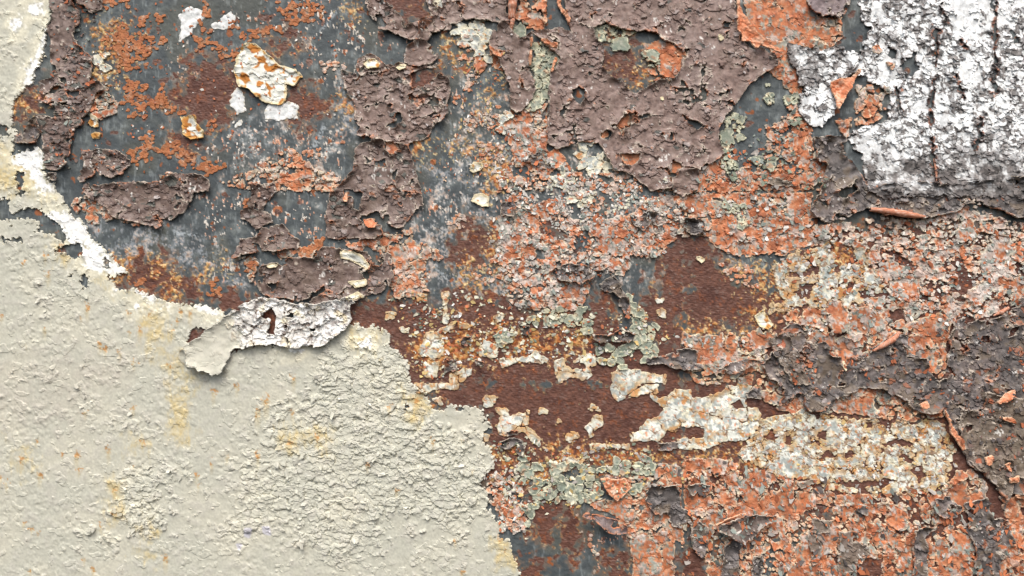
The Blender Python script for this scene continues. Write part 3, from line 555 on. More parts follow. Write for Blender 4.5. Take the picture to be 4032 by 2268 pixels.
add_layer('green_flakes', 'olive and cream flakes clinging beneath the top brown strip', 'paint flakes',
  "10 870,180 960,150 1100,190 1130,260 1090,380 1040,390 1000,330 920,300 880,250|10 1090,440 1140,440 1140,480 1090,480|10 660,0 780,0 770,50 700,40|10 1180,860 1260,880 1240,980 1180,960|10 1820,1180 2020,1200 2010,1280 1880,1330 1820,1260|10 1780,1080 1900,1070 1850,1150 1780,1260|10 1570,1290 1750,1290 1760,1380 1660,1449 1640,1380|00 700,400 790,410 790,510 720,500|11 1700,0 1830,20 1830,90 1720,60", r_plates, split=90, **PL('cream', cw='m', gap=.1, keep=.9, cup=1.1, grey=.8, rusty=-.1, yellow=.8), **dict(GRN, rimc=(214, 206, 180)))

# scraps of orange primer left on the slate at the upper left
add_layer('primer_scraps', 'small orange primer scraps scattered over the slate at the upper left', 'paint flakes',
  "00 850,180 940,180 1000,260 1120,300 1090,420 1090,480 980,520 890,490 920,430 960,400 880,360 790,360 770,270 850,240|00 920,640 1030,640 1060,620 1100,640 1100,700 1150,770 1200,660 1240,650 1260,760 1300,810 1380,850 1290,840 1190,800 1140,800 1090,790 1080,870 1040,910 960,860 1000,810 940,750|00 1070,990 1110,1000 1150,1090 1190,1110 1130,1160 1090,1200 1050,1180 1050,1090|00 1200,1120 1260,1090 1330,1090 1380,1140 1360,1190 1300,1170 1220,1180|00 1470,280 1540,280 1640,330 1690,400 1800,380 1800,440 1700,430 1600,380 1500,370|00 1450,190 1500,180 1580,230 1570,260 1500,220|00 1050,90 1100,90 1080,180 1050,140|00 1190,130 1220,130 1210,180 1190,180|00 1560,60 1640,70 1630,100 1560,100|00 1740,190 1790,190 1780,240 1740,230"
  "|00 2070,60 2150,50 2250,100 2330,60 2430,60 2430,120 2310,150 2200,170 2140,110|00 2050,0 2410,0 2380,40 2200,30 2100,40|00 980,1140 1060,1150 1060,1210 1000,1200|00 1520,920 1610,920 1600,950 1530,940|00 1400,1200 1500,1190 1700,1260 1690,1300 1560,1290 1420,1240|00 1200,1310 1310,1310 1310,1390 1210,1380|00 1110,310 1220,280 1230,320 1130,370|00 640,0 960,0 960,40 700,40|00 1840,250 2140,200 2140,230 1900,290|01 1840,480 1950,490 1930,590 1880,610|01 2290,440 2420,360 2420,400 2340,520|01 1860,60 1900,60 1910,130 1880,120|01 1040,660 1080,660 1060,730 1040,720|01 1600,640 1640,640 1630,790 1600,790",
  r_plates, split=300, part='primer_scrap', edge=(2.8, 1.6), base=.35, thick=.8, tint=(158, 98, 62), **PL('orange', cw='f', gap=.0, keep=.72, pale=-.1, teal=-.1, cup=.7), rimc=(172, 118, 76), rimw=.5)
add_layer('primer_scraps', 'peach and white primer specks left in upright streaks on slate, middle and top', 'paint flakes',
  "10 1100,780 1190,790 1190,1000 1120,1000|10 980,870 1060,880 1040,980 980,970|10 860,720 890,720 880,800 850,790|10 960,560 1010,570 950,680 920,660|10 1030,1090 1200,1090 1230,1250 1150,1300 1060,1200|00 2576,1080 2300,1200 2200,1300 2080,1340 2050,1290 2280,1160|00 2410,480 2576,470 2576,530 2420,530|10 1720,1310 2200,1330 2290,1449 1700,1449|11 1800,50 2000,60 1980,240 1820,220|11 1290,40 1400,20 1380,130 1310,120|11 820,150 920,190 900,260 820,250|11 460,600 660,640 620,800 520,760|10 940,280 1000,300 960,480 900,480|12 1850,1150 1920,1140 1900,1290 1860,1250|12 1180,850 1290,860 1240,1000 1190,980|11 960,600 1180,500 1240,640 1060,700|21 300,560 520,600 560,720 380,660", r_plates, split=260, part='primer_speck', edge=(2.2, 1.2), base=.5, thick=.9, **PL('orange', cw='f', gap=.15, keep=.55, pale=.9, teal=-.6, cup=.9), rimc=(228, 200, 170), rimw=.4)

# ---- brown sheets
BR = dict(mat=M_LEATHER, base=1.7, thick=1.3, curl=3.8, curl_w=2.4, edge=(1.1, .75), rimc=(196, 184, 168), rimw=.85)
def brown(label, polys, style=BROWN, holes=None, split=30, name='brown_paint_sheet', cat='paint sheet', **k):
    d = dict(BR); d.update(style); d['part'] = 'curled_shard'; d.update(k)
    return add_layer(name, label, cat, polys, r_brown, holes=holes, split=split, **d)
brown('scaly dark brown paint hanging down the left side, beside the beige coat', "00 360,0 560,0 570,60 610,110 600,190 560,260 600,330 640,390 700,430 700,540 690,620 780,620 790,680 720,720 690,800 650,900 640,950 560,960 570,1030 540,1120 550,1180 510,1260 440,1290 370,1280 340,1200 360,1130 330,1060 300,960 290,880 430,900 440,800 320,780 300,700 320,620 400,600 440,530 390,440 400,340 370,250 400,160 420,100 380,60", DARK)
brown('small charred brown scab above the white edge on the left', "00 230,940 300,900 310,1000 290,1070 200,1090 120,1080 130,1030 200,1010|00 350,1320 440,1310 440,1370 360,1380", CHAR)
brown('rusty brown scab at the top, left of the white splashes', "00 610,0 770,0 770,80 700,110 660,60 600,40", DARK)
brown('broad scaly brown patch low on the slate, left', "00 640,1150 760,1130 900,1140 980,1180 990,1250 930,1310 850,1330 720,1320 620,1380 600,1330 650,1260|01 620,0 640,-60 850,-60 1000,-75 1200,-70 1330,-130 1500,-130 1580,-90 1590,0 1480,10 1430,80 1400,150 1340,190 1270,230 1200,280 1120,260 1060,230 960,215 860,190 830,130 720,60", DARK)
brown('narrow ragged brown strip slanting over the slate below centre left', "01 1920,-60 2090,-70 2090,0 2020,70 1970,150 2040,170 2060,230 1990,260 1940,270 1890,220 1820,200 1830,150 1890,110|01 1990,270 2130,250 2190,310 2260,370 2240,430 2140,440 2040,440 1900,470 1760,500 1800,420 1820,360 1950,340", DARK, holes_p=.1)
brown('thick crusty brown scab above the white crumpled sheet', "01 1990,560 2100,530 2230,490 2380,500 2440,420 2576,430 11 150,450 330,430 380,470 390,620 360,700 280,770 180,770 130,820 0,860 01 2460,860 2290,850 2150,790 2050,800 1960,750 1950,660 1970,590", DARK, holes="01 2030,690 2110,680 2090,740 2050,750|11 190,430 300,450 290,560 240,540|11 160,600 215,580 205,690 170,640|01 2270,830 2450,700 2470,740 2330,850", bare=.12)
brown('large flaking brown patch left of centre with torn triangular opening', "10 0,530 110,560 130,450 220,410 300,450 340,500 470,480 540,520 720,490 740,560 820,600 830,700 800,770 810,860 750,920 690,960 660,1030 620,1060 540,1060 510,1100 300,1060 130,1020 150,960 100,900 90,780 60,720 20,620", dict(BROWN, rough=.6, bare=.06), holes="10 530,560 640,510 720,530 740,570 660,620 600,690 540,640|10 410,860 450,850 470,930 420,960|10 340,780 390,790 370,830 340,830")
brown('brown column of curled scabs beneath the large brown patch left of centre', "10 110,1080 300,1060 500,1100 540,1180 550,1260 570,1340 600,1449 11 620,110 560,130 530,190 470,260 410,280 350,230 300,190 280,150 200,180 150,170 140,210 200,270 300,260 310,330 230,350 -100,350 -120,200 -90,60 10 -60,1449 -20,1400 100,1290", DARK, holes="10 330,1060 440,1030 460,1130 380,1180 330,1130|10 330,1449 340,1390 400,1380 450,1449|11 90,0 170,0 160,60 140,150 90,130|10 380,1290 430,1270 410,1400 380,1340")
brown('mauve brown strip across the top with hanging lobes, upper middle', "10 190,60 190,0 1240,0 1250,100 1290,170 1180,180 1040,150 900,160 820,185 820,230 740,245 690,270 640,310 560,300 520,320 470,290 380,240 300,230 260,170 230,120", dict(BROWN, rough=.4, dust=.25), holes="10 380,0 620,0 640,60 690,130 590,150 490,190 440,110 320,20|10 660,0 780,0 760,45 700,35")
brown('brown lobe dangling below the top strip, above the large brown patch', "10 580,180 700,170 700,260 640,320 690,340 730,430 690,480 560,510 470,480 480,350 590,310", dict(BROWN, rough=.2))
D7 = "10 1640,-20 2576,-20 20 380,-20 390,60 400,120 430,300 530,370 560,340 620,380 720,450 700,500 640,540 500,640 430,730 350,850 270,960 270,1050 300,1160 120,1290 0,1250 10 2500,1210 2480,1290 2490,1420 2420,1430 2330,1449 2200,1320 2050,1280 1970,1130 1940,1080 1820,1070 1700,1110 1640,1130 1560,1100 1560,840 1570,800 1560,700 1580,560 1650,450 1560,360 1500,300 1430,250 1640,210 1730,240 1700,130"
brown('huge smooth mauve brown sheet of peeling paint, top centre', D7, dict(BROWN, rough=.16, tones=((110, 90, 82), (144, 122, 113))), holes="10 1900,220 1990,180 2100,220 2210,240 2300,240 2430,300 2576,370 2576,500 2520,590 2400,620 2300,670 2220,710 2150,680 2130,620 2020,590 1970,520 1980,400 1930,290|10 2100,1160 2250,1160 2250,1210 2190,1270 2120,1230|10 2130,870 2210,860 2200,900 2110,1020 2100,980 2060,960|10 1960,1010 2000,980 2030,1010 2010,1050 1960,1040|10 1740,680 1800,660 1840,700 1800,800 1750,750|20 0,870 40,900 150,940 190,960 100,975 30,930|20 0,370 40,390 30,440 0,490", thick=2.0, base=2.5, curl=3.2, split=110)
brown('long brown tongue pointing down, left of the green flaked window', "10 1195,180 1250,165 1290,230 1350,300 1440,260 1440,290 1430,480 1420,540 1470,680 1420,780 1320,860 1280,820 1270,700 1240,560 1200,500 1190,410 1130,370 1110,310 1140,250", dict(BROWN, rough=.15), thick=2.0, base=3.0, curl=4.0)
brown('small brown scrap dangling from the foot of the huge brown sheet', "20 0,1270 110,1280 120,1400 60,1449 21 0,30 10 2490,1449 2480,1320", dict(BROWN, rough=.2))
brown('grey brown wedge of paint at the top, left of the white sheet', "20 800,-20 1280,-20 1250,60 1190,140 1040,140 950,80", dict(BROWN, rough=.6, dust=.4, tones=((104, 90, 90), (134, 120, 120))))
brown('small curled mauve scrap on grey primer, just under the centre of the orange field', "11 2170,170 2230,190 2300,160 2390,170 2370,220 2280,290 2220,280 2180,220|21 0,200 100,200 160,250 160,310 80,330 0,290|11 1210,80 1290,50 1320,130 1300,190 1210,180|10 1370,1220 1440,1170 1510,1150 1500,1230 1440,1240", dict(CHAR, rough=.8))
brown('dark curled ring of paint around a small rust patch, centre', "11 1570,600 1640,560 1720,540 1880,560 1870,600 1930,590 2000,590 2080,660 2130,760 2170,850 2160,950 2120,900 2090,810 2040,760 1960,720 1900,640 1800,690 1700,680 1650,660|11 1890,1070 2010,1080 2100,1030 2200,1080 2160,1130 1950,1130 1900,1110|11 1330,820 1420,820 1430,850 1370,870|11 900,1090 990,1080 980,1170 910,1150|11 1350,1000 1420,1010 1420,1100 1360,1080|11 790,1260 860,1270 860,1340 790,1350|11 1015,1270 1080,1270 1070,1320 1020,1320", CHAR, curl=5.)
brown('dark flap curling above bare rust, right of centre', "21 0,1180 80,1180 110,1210 100,1290 280,1330 330,1300 480,1250 570,1270 480,1330 350,1380 320,1350 200,1340 0,1345 11 2420,1300 2300,1300 2310,1250 2440,1240", CHAR, curl=4.)
brown('brown scab on the alligatored cream plates, lower middle', "12 1200,430 1260,400 1350,410 1380,470 1370,540 1330,520 1330,450 1240,490 1200,470|12 1240,350 1330,345 1340,380 1250,395|22 460,60 520,10 590,40 590,110 480,110|12 2380,440 2540,440 2540,490 2400,490", CHAR)
D8 = "21 560,1260 680,1200 700,1100 800,980 900,1020 960,1090 1070,1130 1100,1230 1250,1250 1400,1200 1600,1060 1670,1080 1690,1190 1750,1240 1830,1260 1850,1370 1920,1430 1990,1370 2000,1200 1980,1100 2040,1000 2120,940 2230,980 2330,950 2440,900 2540,800 2576,760 2640,1449 22 2640,830 2480,820 2420,850 2300,720 2150,600 2100,490 2000,280 1950,180 1820,210 1740,190 1620,90 1500,40 1330,20 1280,60 1150,90 1130,160 1000,200 930,190 900,80 860,60 720,150 760,40 740,0 21 650,1400"
brown('wide charcoal and taupe crust spreading over orange primer, lower right', D8, dict(CHAR, bare=.10, holes_p=.10, torn=.0), holes="21 1180,1250 1240,1270 1210,1340 1190,1340|21 1640,1140 1700,1200 1690,1230 1640,1180|21 2470,1030 2530,1010 2520,1060 2450,1090|22 1740,120 1810,110 1790,160 1750,160|22 2360,240 2450,250 2500,300 2380,270|22 2380,120 2480,70 2440,130 2340,160|22 2400,560 2460,580 2440,660 2400,640", thick=1.9, base=2.6)
brown('smooth taupe stretch of paint down the far right, below the charcoal crust', "22 2080,180 2250,190 2260,60 2400,100 2576,160 2640,560 2500,700 2420,850 2300,720 2170,600 2110,490 2060,300|21 640,1110 760,1060 900,1300 960,1449 820,1449 700,1250", TAUPE, base=1.6, name='taupe_paint_sheet')
brown('taupe strips running down the orange primer at the bottom right', "22 980,1010 1100,1040 1090,1100 1040,1130 1050,1200 1030,1330 960,1370 950,1150|22 1170,1110 1300,1100 1310,1180 1390,1220 1400,1270 1300,1340 1250,1449 1180,1449 1170,1300|22 850,740 1010,710 1000,740 880,790|20 620,1390 650,1340 830,1380 890,1400 700,1420", TAUPE, name='taupe_paint_sheet', base=1.4, curl=1.5)
brown('charcoal scabs in a row near the bottom right corner', "22 1740,1100 1830,1060 1900,1080 1820,1150 1830,1260 1800,1449 1690,1449|22 1880,960 1900,860 1990,850 2100,930 2060,1010 1960,1010|22 2120,900 2280,860 2330,1000 2440,1020 2480,1190 2390,1260 2330,1449 2160,1449 2200,1250 2150,1080|22 1310,900 1390,920 1380,990 1310,960", CHAR)
brown('charcoal paint dangling left of the bottom orange field', "22 0,930 60,960 80,1010 180,1070 190,1200 150,1300 80,1240 60,1110 0,1090 12 2500,1060 2450,960 2400,980 2340,930 2280,870 2330,760 2540,750|22 300,1230 400,1120 460,1180 420,1280 350,1449 250,1449|22 510,1280 600,1290 600,1449 520,1449|22 0,760 90,740 200,760 190,800 60,830|22 720,1330 740,1330 740,1420 720,1420", CHAR)
brown('lip of charcoal paint curling below the white sheet, right', "20 970,1040 1180,1035 1250,1050 1190,1100 1230,1200 1320,1290 1400,1420 1700,1380 2000,1400 2350,1350 2576,1300 21 2640,280 2480,190 2400,150 2200,90 2110,90 2080,130 2000,160 1870,190 1800,195 1500,170 1380,130 1300,160 1250,200 1080,235 1010,210 960,140 970,70 20 1040,1400 1060,1350 1090,1250 1000,1200", CHAR, holes="20 1180,1090 1230,1080 1320,1180 1340,1310 1240,1210|21 1140,0 1240,-40 1290,-90 1310,0 1200,50", thick=2.2, base=3.4, curl=5.)

# ---- the white sheet on the right
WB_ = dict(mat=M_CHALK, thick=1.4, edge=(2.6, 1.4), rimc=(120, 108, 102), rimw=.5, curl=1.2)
add_layer('white_paint_sheet', 'big white painted sheet breaking into crackled flakes, upper right', 'paint sheet',
  "20 1440,-20 1330,80 1330,170 1400,215 1370,320 1340,440 1220,520 1290,550 1420,640 1520,640 1560,720 1530,900 1420,930 1310,990 1240,1050 1260,1090 1310,1130 1350,1230 1380,1330 1390,1449 21 1500,60 1800,40 2576,60 20 2640,-20", r_white,
  holes="20 1640,420 1760,400 1780,500 1720,580 1640,520|20 1550,370 1620,390 1600,440 1550,420|20 2300,0 2370,0 2350,100 2300,60|20 1330,640 1400,640 1560,700 1500,760 1520,900 1440,930 1320,940|20 2480,240 2560,340 2576,420 2500,330|20 1930,20 1960,120 2010,160 1960,80",
  cw='s', split=160, part='curled_shard', rough=.62, bare=.05, base=1.0, smooth="20 1960,-20 2300,-20 2280,180 2200,350 2130,350 1990,250 2000,120|20 2060,380 2200,360 2210,550 2250,700 2130,760 2080,600|20 1440,530 1560,520 1600,620 1570,670 1480,600|20 1330,1130 1420,1150 1440,1300 1390,1330|20 2380,0 2450,20 2420,200 2390,180|20 1490,350 1560,470 1500,540 1460,500|20 1250,1050 1420,960 1450,1040 1320,1120",
  slits="20 1890,190 1920,240 1905,420 1925,560 1900,640 1870,900 1880,1050 1895,1250 1910,1370 1890,1370 1870,1250 1860,1050 1850,900 1885,640 1905,560 1888,420 1900,300|20 2350,-20 2368,-20 2362,250 2350,450 2365,600 2370,720 2340,720 2335,600 2345,400 2355,200|20 2050,570 2110,700 2120,760 2070,660|20 2240,900 2255,900 2240,1080 2200,1120|20 1610,680 1625,690 1640,820 1610,830|20 2040,270 2140,350 2130,360|20 1930,60 1985,130 1975,160",
  fade=lambda X, Y: (Y - (170 + 6 * np.sin(X / 23.))) * 1.1 + np.clip((X - 985) * .25, 0, 12), **WB_)
add_layer('white_paint_sheet', 'tongue of white and grey crackle left of the orange triangular curl', 'paint sheet',
  "20 790,330 900,350 1050,390 1160,360 1340,440 1300,520 1190,620 1110,630 1130,760 1130,850 1030,960 960,940 880,860 900,700 850,540 800,420", r_white, cw='s', split=60, part='curled_shard', rough=.8, bare=.07, base=2.2, smooth='', slits='',
  fade=lambda X, Y: (792 - X + (60 - Y) * .5) * .9, **WB_)
add_layer('orange_white_flakes', 'orange and white upright flakes between the slate panel and white sheet', 'paint flakes',
  "20 1310,640 1400,620 1560,700 1500,760 1520,900 1440,940 1320,940 1300,800|20 1160,920 1220,900 1260,900 1230,1040 1200,1000|20 1420,340 1500,340 1500,400 1430,400|20 1540,480 1590,470 1580,560 1540,540", r_orange, split=40, **OR(cw='v', gap=.25, keep=.95, scaly=.3, pale=.55, teal=.1, cup=1.7), rimc=RIM_O)

# ---- the beige coat
def r_beige(L):
    sl = L.sl; s = L.s
    z = lambda t, m=10: sstep(-m, m, field(T(t) if isinstance(t, str) else t, sl) + 7 * n3a[sl] + 3 * n2b[sl])
    crack = z([[(a * .3516, 288 + b * .3516) for a, b in ((900, 170), (1130, 150), (1200, 250), (1150, 330), (1250, 390), (1390, 500), (1400, 610), (1290, 710), (1250, 660), (1120, 640), (1060, 770), (930, 795), (870, 700), (800, 650), (690, 730), (640, 690), (690, 620), (670, 520), (720, 430), (760, 340), (880, 310))], [(a * .3516, 288 + b * .3516) for a, b in ((240, 690), (320, 690), (310, 725), (250, 725))], [(a * .3516, 288 + b * .3516) for a, b in ((330, 520), (470, 520), (450, 690), (360, 680))]])
    mild = z("02 400,60 780,80 760,320 650,300|02 860,240 1050,280 1000,400 840,360|02 840,700 1500,560 1480,760 1200,830 1180,1000 1100,1100 900,1020|02 640,1120 860,1120 840,1200 660,1200|01 280,620 450,620 800,720 760,820 480,900 280,900|01 700,1250 1100,1250 1080,1380 640,1320|01 60,1250 430,1300 400,1400 100,1400|02 50,170 330,160 280,260 80,260|12 100,330 1000,330 1040,640 600,700 300,620|12 570,1200 900,1150 880,1330 580,1400")
    L.crackz = np.maximum(crack, .8 * mild * (n3c[sl] > 0))
    W, Sm = CW['m'], CW['s']; I = W.id[sl]; Bc = CW['b']; IB = Bc.id[sl]
    am = np.clip(.0 + 1.05 * crack + .5 * mild + .12 * n3b[sl], .02, 1.25)
    fine = np.clip(.5 + .5 * n4b[sl] + .3 * n3c[sl], .15, 1.2) * (1 - .6 * crack)
    rel = .16 * n2a[sl] * fine + .05 * n1a[sl] * fine * .35 + .10 * n3a[sl]
    rm_, a2 = shards(sl, 'm', .25 + .5 * crack + .2 * mild, 1.0); rs_, a1 = shards(sl, 's', .12 + .45 * crack + .2 * mild, 1.0); rf_, a3 = shards(sl, 'f', .3 + .3 * crack, .45)
    rel = rel + am * .7 * (rm_ + 1.1 * rs_ + rf_); L.cells = W; L.lift = a2 & (am > .4)
    rel = rel + np.clip(am - .2, 0, 1) * (Bc.r[0][IB] < .3) * 1.1
    pl = sstep(1.15, 1.2, n3c[sl] + .4 * n2c[sl] + .3 * W.t[0][I]); rel = rel + .45 * pl * (1 - crack)
    rel = rel + .28 * (Sm.r[3][Sm.id[sl]] > .92) * (1 - crack) * np.exp(-np.clip(1.1 - Sm.d[sl], 0, 9) * 1.2)
    ck = crack * np.clip(.35 + .6 * n3b[sl], 0, 1)
    rel = rel - 1.5 * ck * np.exp(-(Bc.d[sl] / .7) ** 2)
    C = flat(s.shape, rgb(188, 187, 172)); C = mix(C, rgb(196, 193, 176), .4 + .4 * n4a[sl]); C = mix(C, rgb(190, 187, 177), .3 * sstep(0, 1.5, n3a[sl] + .3 * n2a[sl]))
    C = mix(C, rgb(182, 172, 158), .35 * z("01 0,1300 1000,1250 900,1449 0,1449|02 0,0 700,0 600,250 0,300", 30))
    stain = field(T("01 1100,880 1220,860 1260,1200 1160,1250 1090,1100|01 1270,1200 1460,1220 1480,1449 1320,1449 1260,1320|02 1300,0 1440,0 1420,420 1330,420 1300,250|02 1000,420 1080,420 1100,480 980,500|02 830,740 910,760 920,1040 860,1060|02 1100,1080 1180,1100 1160,1320 1110,1320|02 2150,320 2480,360 2450,470 2150,460|01 400,390 620,400 520,480|01 1180,740 1400,790 1350,860 1180,840|00 0,1250 100,1100 300,1330 400,1449 150,1449|12 480,60 700,60 700,200 540,260|12 1150,1130 1270,1160 1350,1380 1200,1320|01 620,560 1000,700 1180,800 900,720|02 100,470 230,500 210,640 140,620|11 60,1080 300,1060 260,1160 100,1160"), sl)
    w = sstep(-11, 9, stain + 4 * n3b[sl] + 3 * nv2[sl]); C = mix(C, rgb(206, 180, 118), .5 * w * np.clip(.7 + .35 * nf[sl], 0, 1.3))
    # small rust bleeds with their drips: x, y, size
    X, Y = L.X, L.Y; rw = np.zeros(s.shape, f32); dr = rw.copy()
    for (ti, tj, px, py, r) in RUSTDOTS:
        cx, cy = ti * 341.333 + px * .1325, tj * 192 + py * .1325
        d = np.hypot((X - cx), (Y - cy) * .8) + 1.0 * n1a[sl] + .9 * n2a[sl]
        rw = np.maximum(rw, 1 - sstep(r * .3, r * .85, d))
        dd = np.abs(X - cx) + .5 * n1b[sl]; yy = (Y - cy) / (r * 5.)
        dr = np.maximum(dr, (1 - sstep(r * .2, r * .9, dd)) * (yy > 0) * np.clip(1 - yy, 0, 1))
    C = mix(C, rgb(198, 172, 116), .4 * dr); C = mix(C, rgb(176, 116, 58), .7 * rw * sstep(-1.5, .5, n2c[sl] + n1b[sl]))
    white = field(T("01 330,180 420,150 540,170 650,250 690,350 750,400 830,480 900,560 960,600 850,615 760,600 650,560 630,500 640,430 600,390 530,390 500,320 440,230 380,215|00 100,1170 200,1120 300,1110 350,1180 320,1260 340,1330 430,1449 300,1449 250,1350 180,1280 110,1240|00 230,30 330,30 330,100 260,120 220,80|00 90,160 150,140 180,190 130,250 95,200|00 345,220 395,240 380,330 330,420 300,450 310,520 265,570 265,640 230,690 190,640 215,560 200,520 260,470 300,380 330,300|01 1010,740 1150,770 1270,850 1260,880 1100,790|01 1480,840 1620,850 1660,930 1600,920 1500,880|11 130,1110 200,1090 230,1160 150,1190|01 1030,850 1060,850 1040,880 1025,875|01 870,735 890,735 880,750 865,750|01 1220,850 1270,860 1265,890 1230,880|01 2180,1180 2300,1180 2280,1205 2190,1200"), sl)
    C = mix(C, rgb(238, 238, 234), sstep(-2.5, 2, white + 2 * n2c[sl] + 1.2 * n1b[sl])); C = mix(C, rgb(228, 222, 196), .6 * sstep(-14, -2, white + 3 * n3a[sl]) * (1 - sstep(-2, 0, white)))
    C = mix(C, rgb(196, 194, 212), .6 * sstep(.2, 1.2, field(T("02 1860,1090 1900,1090 1880,1150 1855,1140|02 1990,1080 2030,1080 2040,1130 2000,1120|02 1795,1210 1820,1210 1810,1240"), sl) + 2.2))
    C = C * (1 + .025 * n1b[sl])[..., None]
    # ragged, sprayed outer edge
    return s + 1.2 * n1b[sl] * 1.0, rel, C
RUSTDOTS = [(0,1,665,870,3.4),(0,1,970,905,2),(0,1,1140,905,3.4),(0,1,20,945,1.6),(0,1,345,1030,2.6),(0,1,1060,1040,3.6),(0,1,985,1055,1.6),(0,1,800,1180,2.4),(0,1,910,1210,2.4),(0,1,760,1140,3),(0,1,1340,965,2),(0,1,1440,920,3.2),(0,1,1370,900,2.4),(0,1,1300,1040,2.2),(0,1,620,950,1.4),(0,1,180,530,1.5),(0,1,350,480,2.6),(0,1,480,410,4),(0,1,370,620,3.2),(0,1,1015,1280,2.2),(0,1,1290,1310,2.6),(0,1,2220,1400,3.2),
 (0,2,1010,175,2.4),(0,2,1615,60,3.2),(0,2,2010,120,5),(0,2,1950,200,4.2),(0,2,1940,230,3),(0,2,170,575,3.6),(0,2,305,680,3.2),(0,2,585,525,3.6),(0,2,825,500,3.4),(0,2,600,650,1.8),(0,2,1715,545,2),(0,2,1950,530,3.4),(0,2,55,745,2.4),(0,2,1490,685,2.4),(0,2,870,805,3.8),(0,2,880,965,3),(0,2,185,1050,1.8),(0,2,245,1085,2),(0,2,1255,1305,3.8),(0,2,710,1390,3),(0,2,235,1395,2),(0,2,640,1315,2),(0,2,285,432,1.6),(0,2,1075,435,2),(0,2,2190,440,3.4),(0,2,2400,400,3),(0,2,765,1065,2),(0,2,1600,600,2.4),(0,2,1790,10,2.6),(0,2,1010,610,1),(0,2,2210,205,2.6),(0,2,650,210,2),(0,2,290,1110,1.4),(0,2,1500,770,1.4),(0,2,475,525,1.2),(0,2,10,700,2.4),
 (1,2,200,605,2.2),(1,2,910,1405,3),(1,2,860,1185,1.8),(1,2,695,425,2.4),(1,2,420,795,2),(1,2,365,165,3),(1,2,1235,1245,2.2),(1,2,1200,1160,4),(1,2,570,110,6),(1,2,600,60,5),(1,2,990,655,1.4),(1,2,910,415,1.2),(1,2,500,170,2),(0,0,140,820,4),(0,0,320,440,4),(0,0,180,720,4)]
BEIGE = ("00 -10,-10 350,0 390,60 380,180 345,260 330,400 280,520 260,600 200,650 120,730 95,800 100,860 95,960 130,1000 105,1080 100,1170 290,1120 340,1170 330,1290 400,1380 440,1449 01 480,60 540,170 640,240 690,340 740,390 820,470 890,540 960,605 860,625 800,640 850,690 900,735 1010,740 1150,795 1280,840 1480,850 1600,870 1680,900 1740,960 1560,1030 1430,1050 1430,1120 1350,1220 1440,1320 1620,1340 1760,1200 1900,1170 2100,1150 2400,1080 11 -40,1000 120,1000 270,1030 370,1080 360,1150 440,1220 500,1270 510,1360 500,1449 "
  "12 560,20 640,80 690,190 760,190 860,160 960,160 1040,190 1100,240 1110,330 1070,390 1060,450 1120,470 1140,560 1140,640 1090,690 1050,760 1100,830 1090,930 1150,1000 1240,1090 1150,1160 1270,1180 1290,1290 1340,1400 1350,1470 02 -10,1470")
add_layer('beige_paint_coat', 'thick lumpy beige paint coat covering the lower left, with small rust bleeds', 'paint coat', BEIGE, r_beige,
  holes="00 10,950 60,950 80,1000 70,1040 30,1030|00 110,1300 180,1280 200,1330 170,1400 195,1449 01 165,60 130,30 00 130,1380|01 0,60 80,50 70,130 110,165 180,120 280,120 330,160 400,200 470,260 495,310 510,350 470,385 440,380 370,330 310,310 270,300 290,240 230,190 190,195 100,210 0,215|01 25,340 100,345 170,330 180,370 190,395 100,385 40,390|01 390,440 500,405 620,400 635,450 610,515 540,500 480,470 420,470|01 620,640 650,620 665,660 650,690 665,720 630,730 612,700|01 800,490 830,520 830,580 800,585 815,550 795,510|12 490,160 510,160 510,190 490,190|12 860,180 920,185 900,205 860,200|12 1070,230 1100,240 1090,300 1075,290|12 940,360 1000,355 980,375 950,375|12 960,220 980,215 950,270|01 90,260 130,240 120,270|01 530,610 550,620 540,640",
  edge=(2.0, .6), base=1.6, thick=1.6, mat=M_GLOSS, rimc=(232, 228, 212), rimw=.7, curl=.4, split=200, part='raised_flake')

# ---- white crumpled sheet with the beige flap, over the coat's corner
def px(t, x, y): return (int(t[0]) * 341.333 + x * .132505, int(t[1]) * 192 + y * .132505)
def r_crumple(L):
    sl = L.sl; s = L.s; B = CW['z']; d = B.d[sl]; U_ = CW['u']; X, Y = L.X, L.Y
    t = sstep(222, 252, X - (Y - 330) * .35 + 5 * n3b[sl] + 3 * n2b[sl])
    fold = 1 - np.abs(n3a[sl] * .8 + .35 * n2a[sl]).clip(0, 1)
    rel = t * (.9 * U_.R(0, sl) * (U_.R(1, sl) > .5) + 1.8 * B.R(0, sl) + 1.5 * np.clip(.5 + B.dy[sl] / B.sz[sl] + .7 * B.T(0, sl) * B.dx[sl] / B.sz[sl], -.3, 1.6) + 2.2 * fold ** 4 + 1.2 * np.exp(-d / 1.2) * (B.R(1, sl) > .5)) + .10 * n2a[sl] + (1 - t) * (.25 * n3b[sl] + .35 * (U_.R(2, sl) > .8))
    C = flat(s.shape, rgb(186, 184, 169)); C = mix(C, rgb(196, 193, 178), .4 + .4 * n3a[sl])
    w = mix(flat(s.shape, rgb(230, 230, 226)), rgb(200, 197, 190), .3 + .5 * n3b[sl]); w = mix(w, rgb(146, 138, 134), .75 * sstep(.9, 1.8, n2c[sl] + .6 * nh[sl] + .7 * sstep(300, 345, X) + .6 * sstep(314, 298, Y)))
    C = C * (1 - t[..., None]) + w * t[..., None]
    C = mix(C, rgb(108, 90, 80), .8 * t * (d < .45) * (B.R(2, sl) > .35)); C = mix(C, rgb(206, 186, 136), .4 * t * sstep(.9, 1.7, n3c[sl]))
    f = np.where((B.R(2, sl) > .62) & (t > .5), np.minimum(s, d - .3 - .3 * n2b[sl]), s)
    return f, rel, C
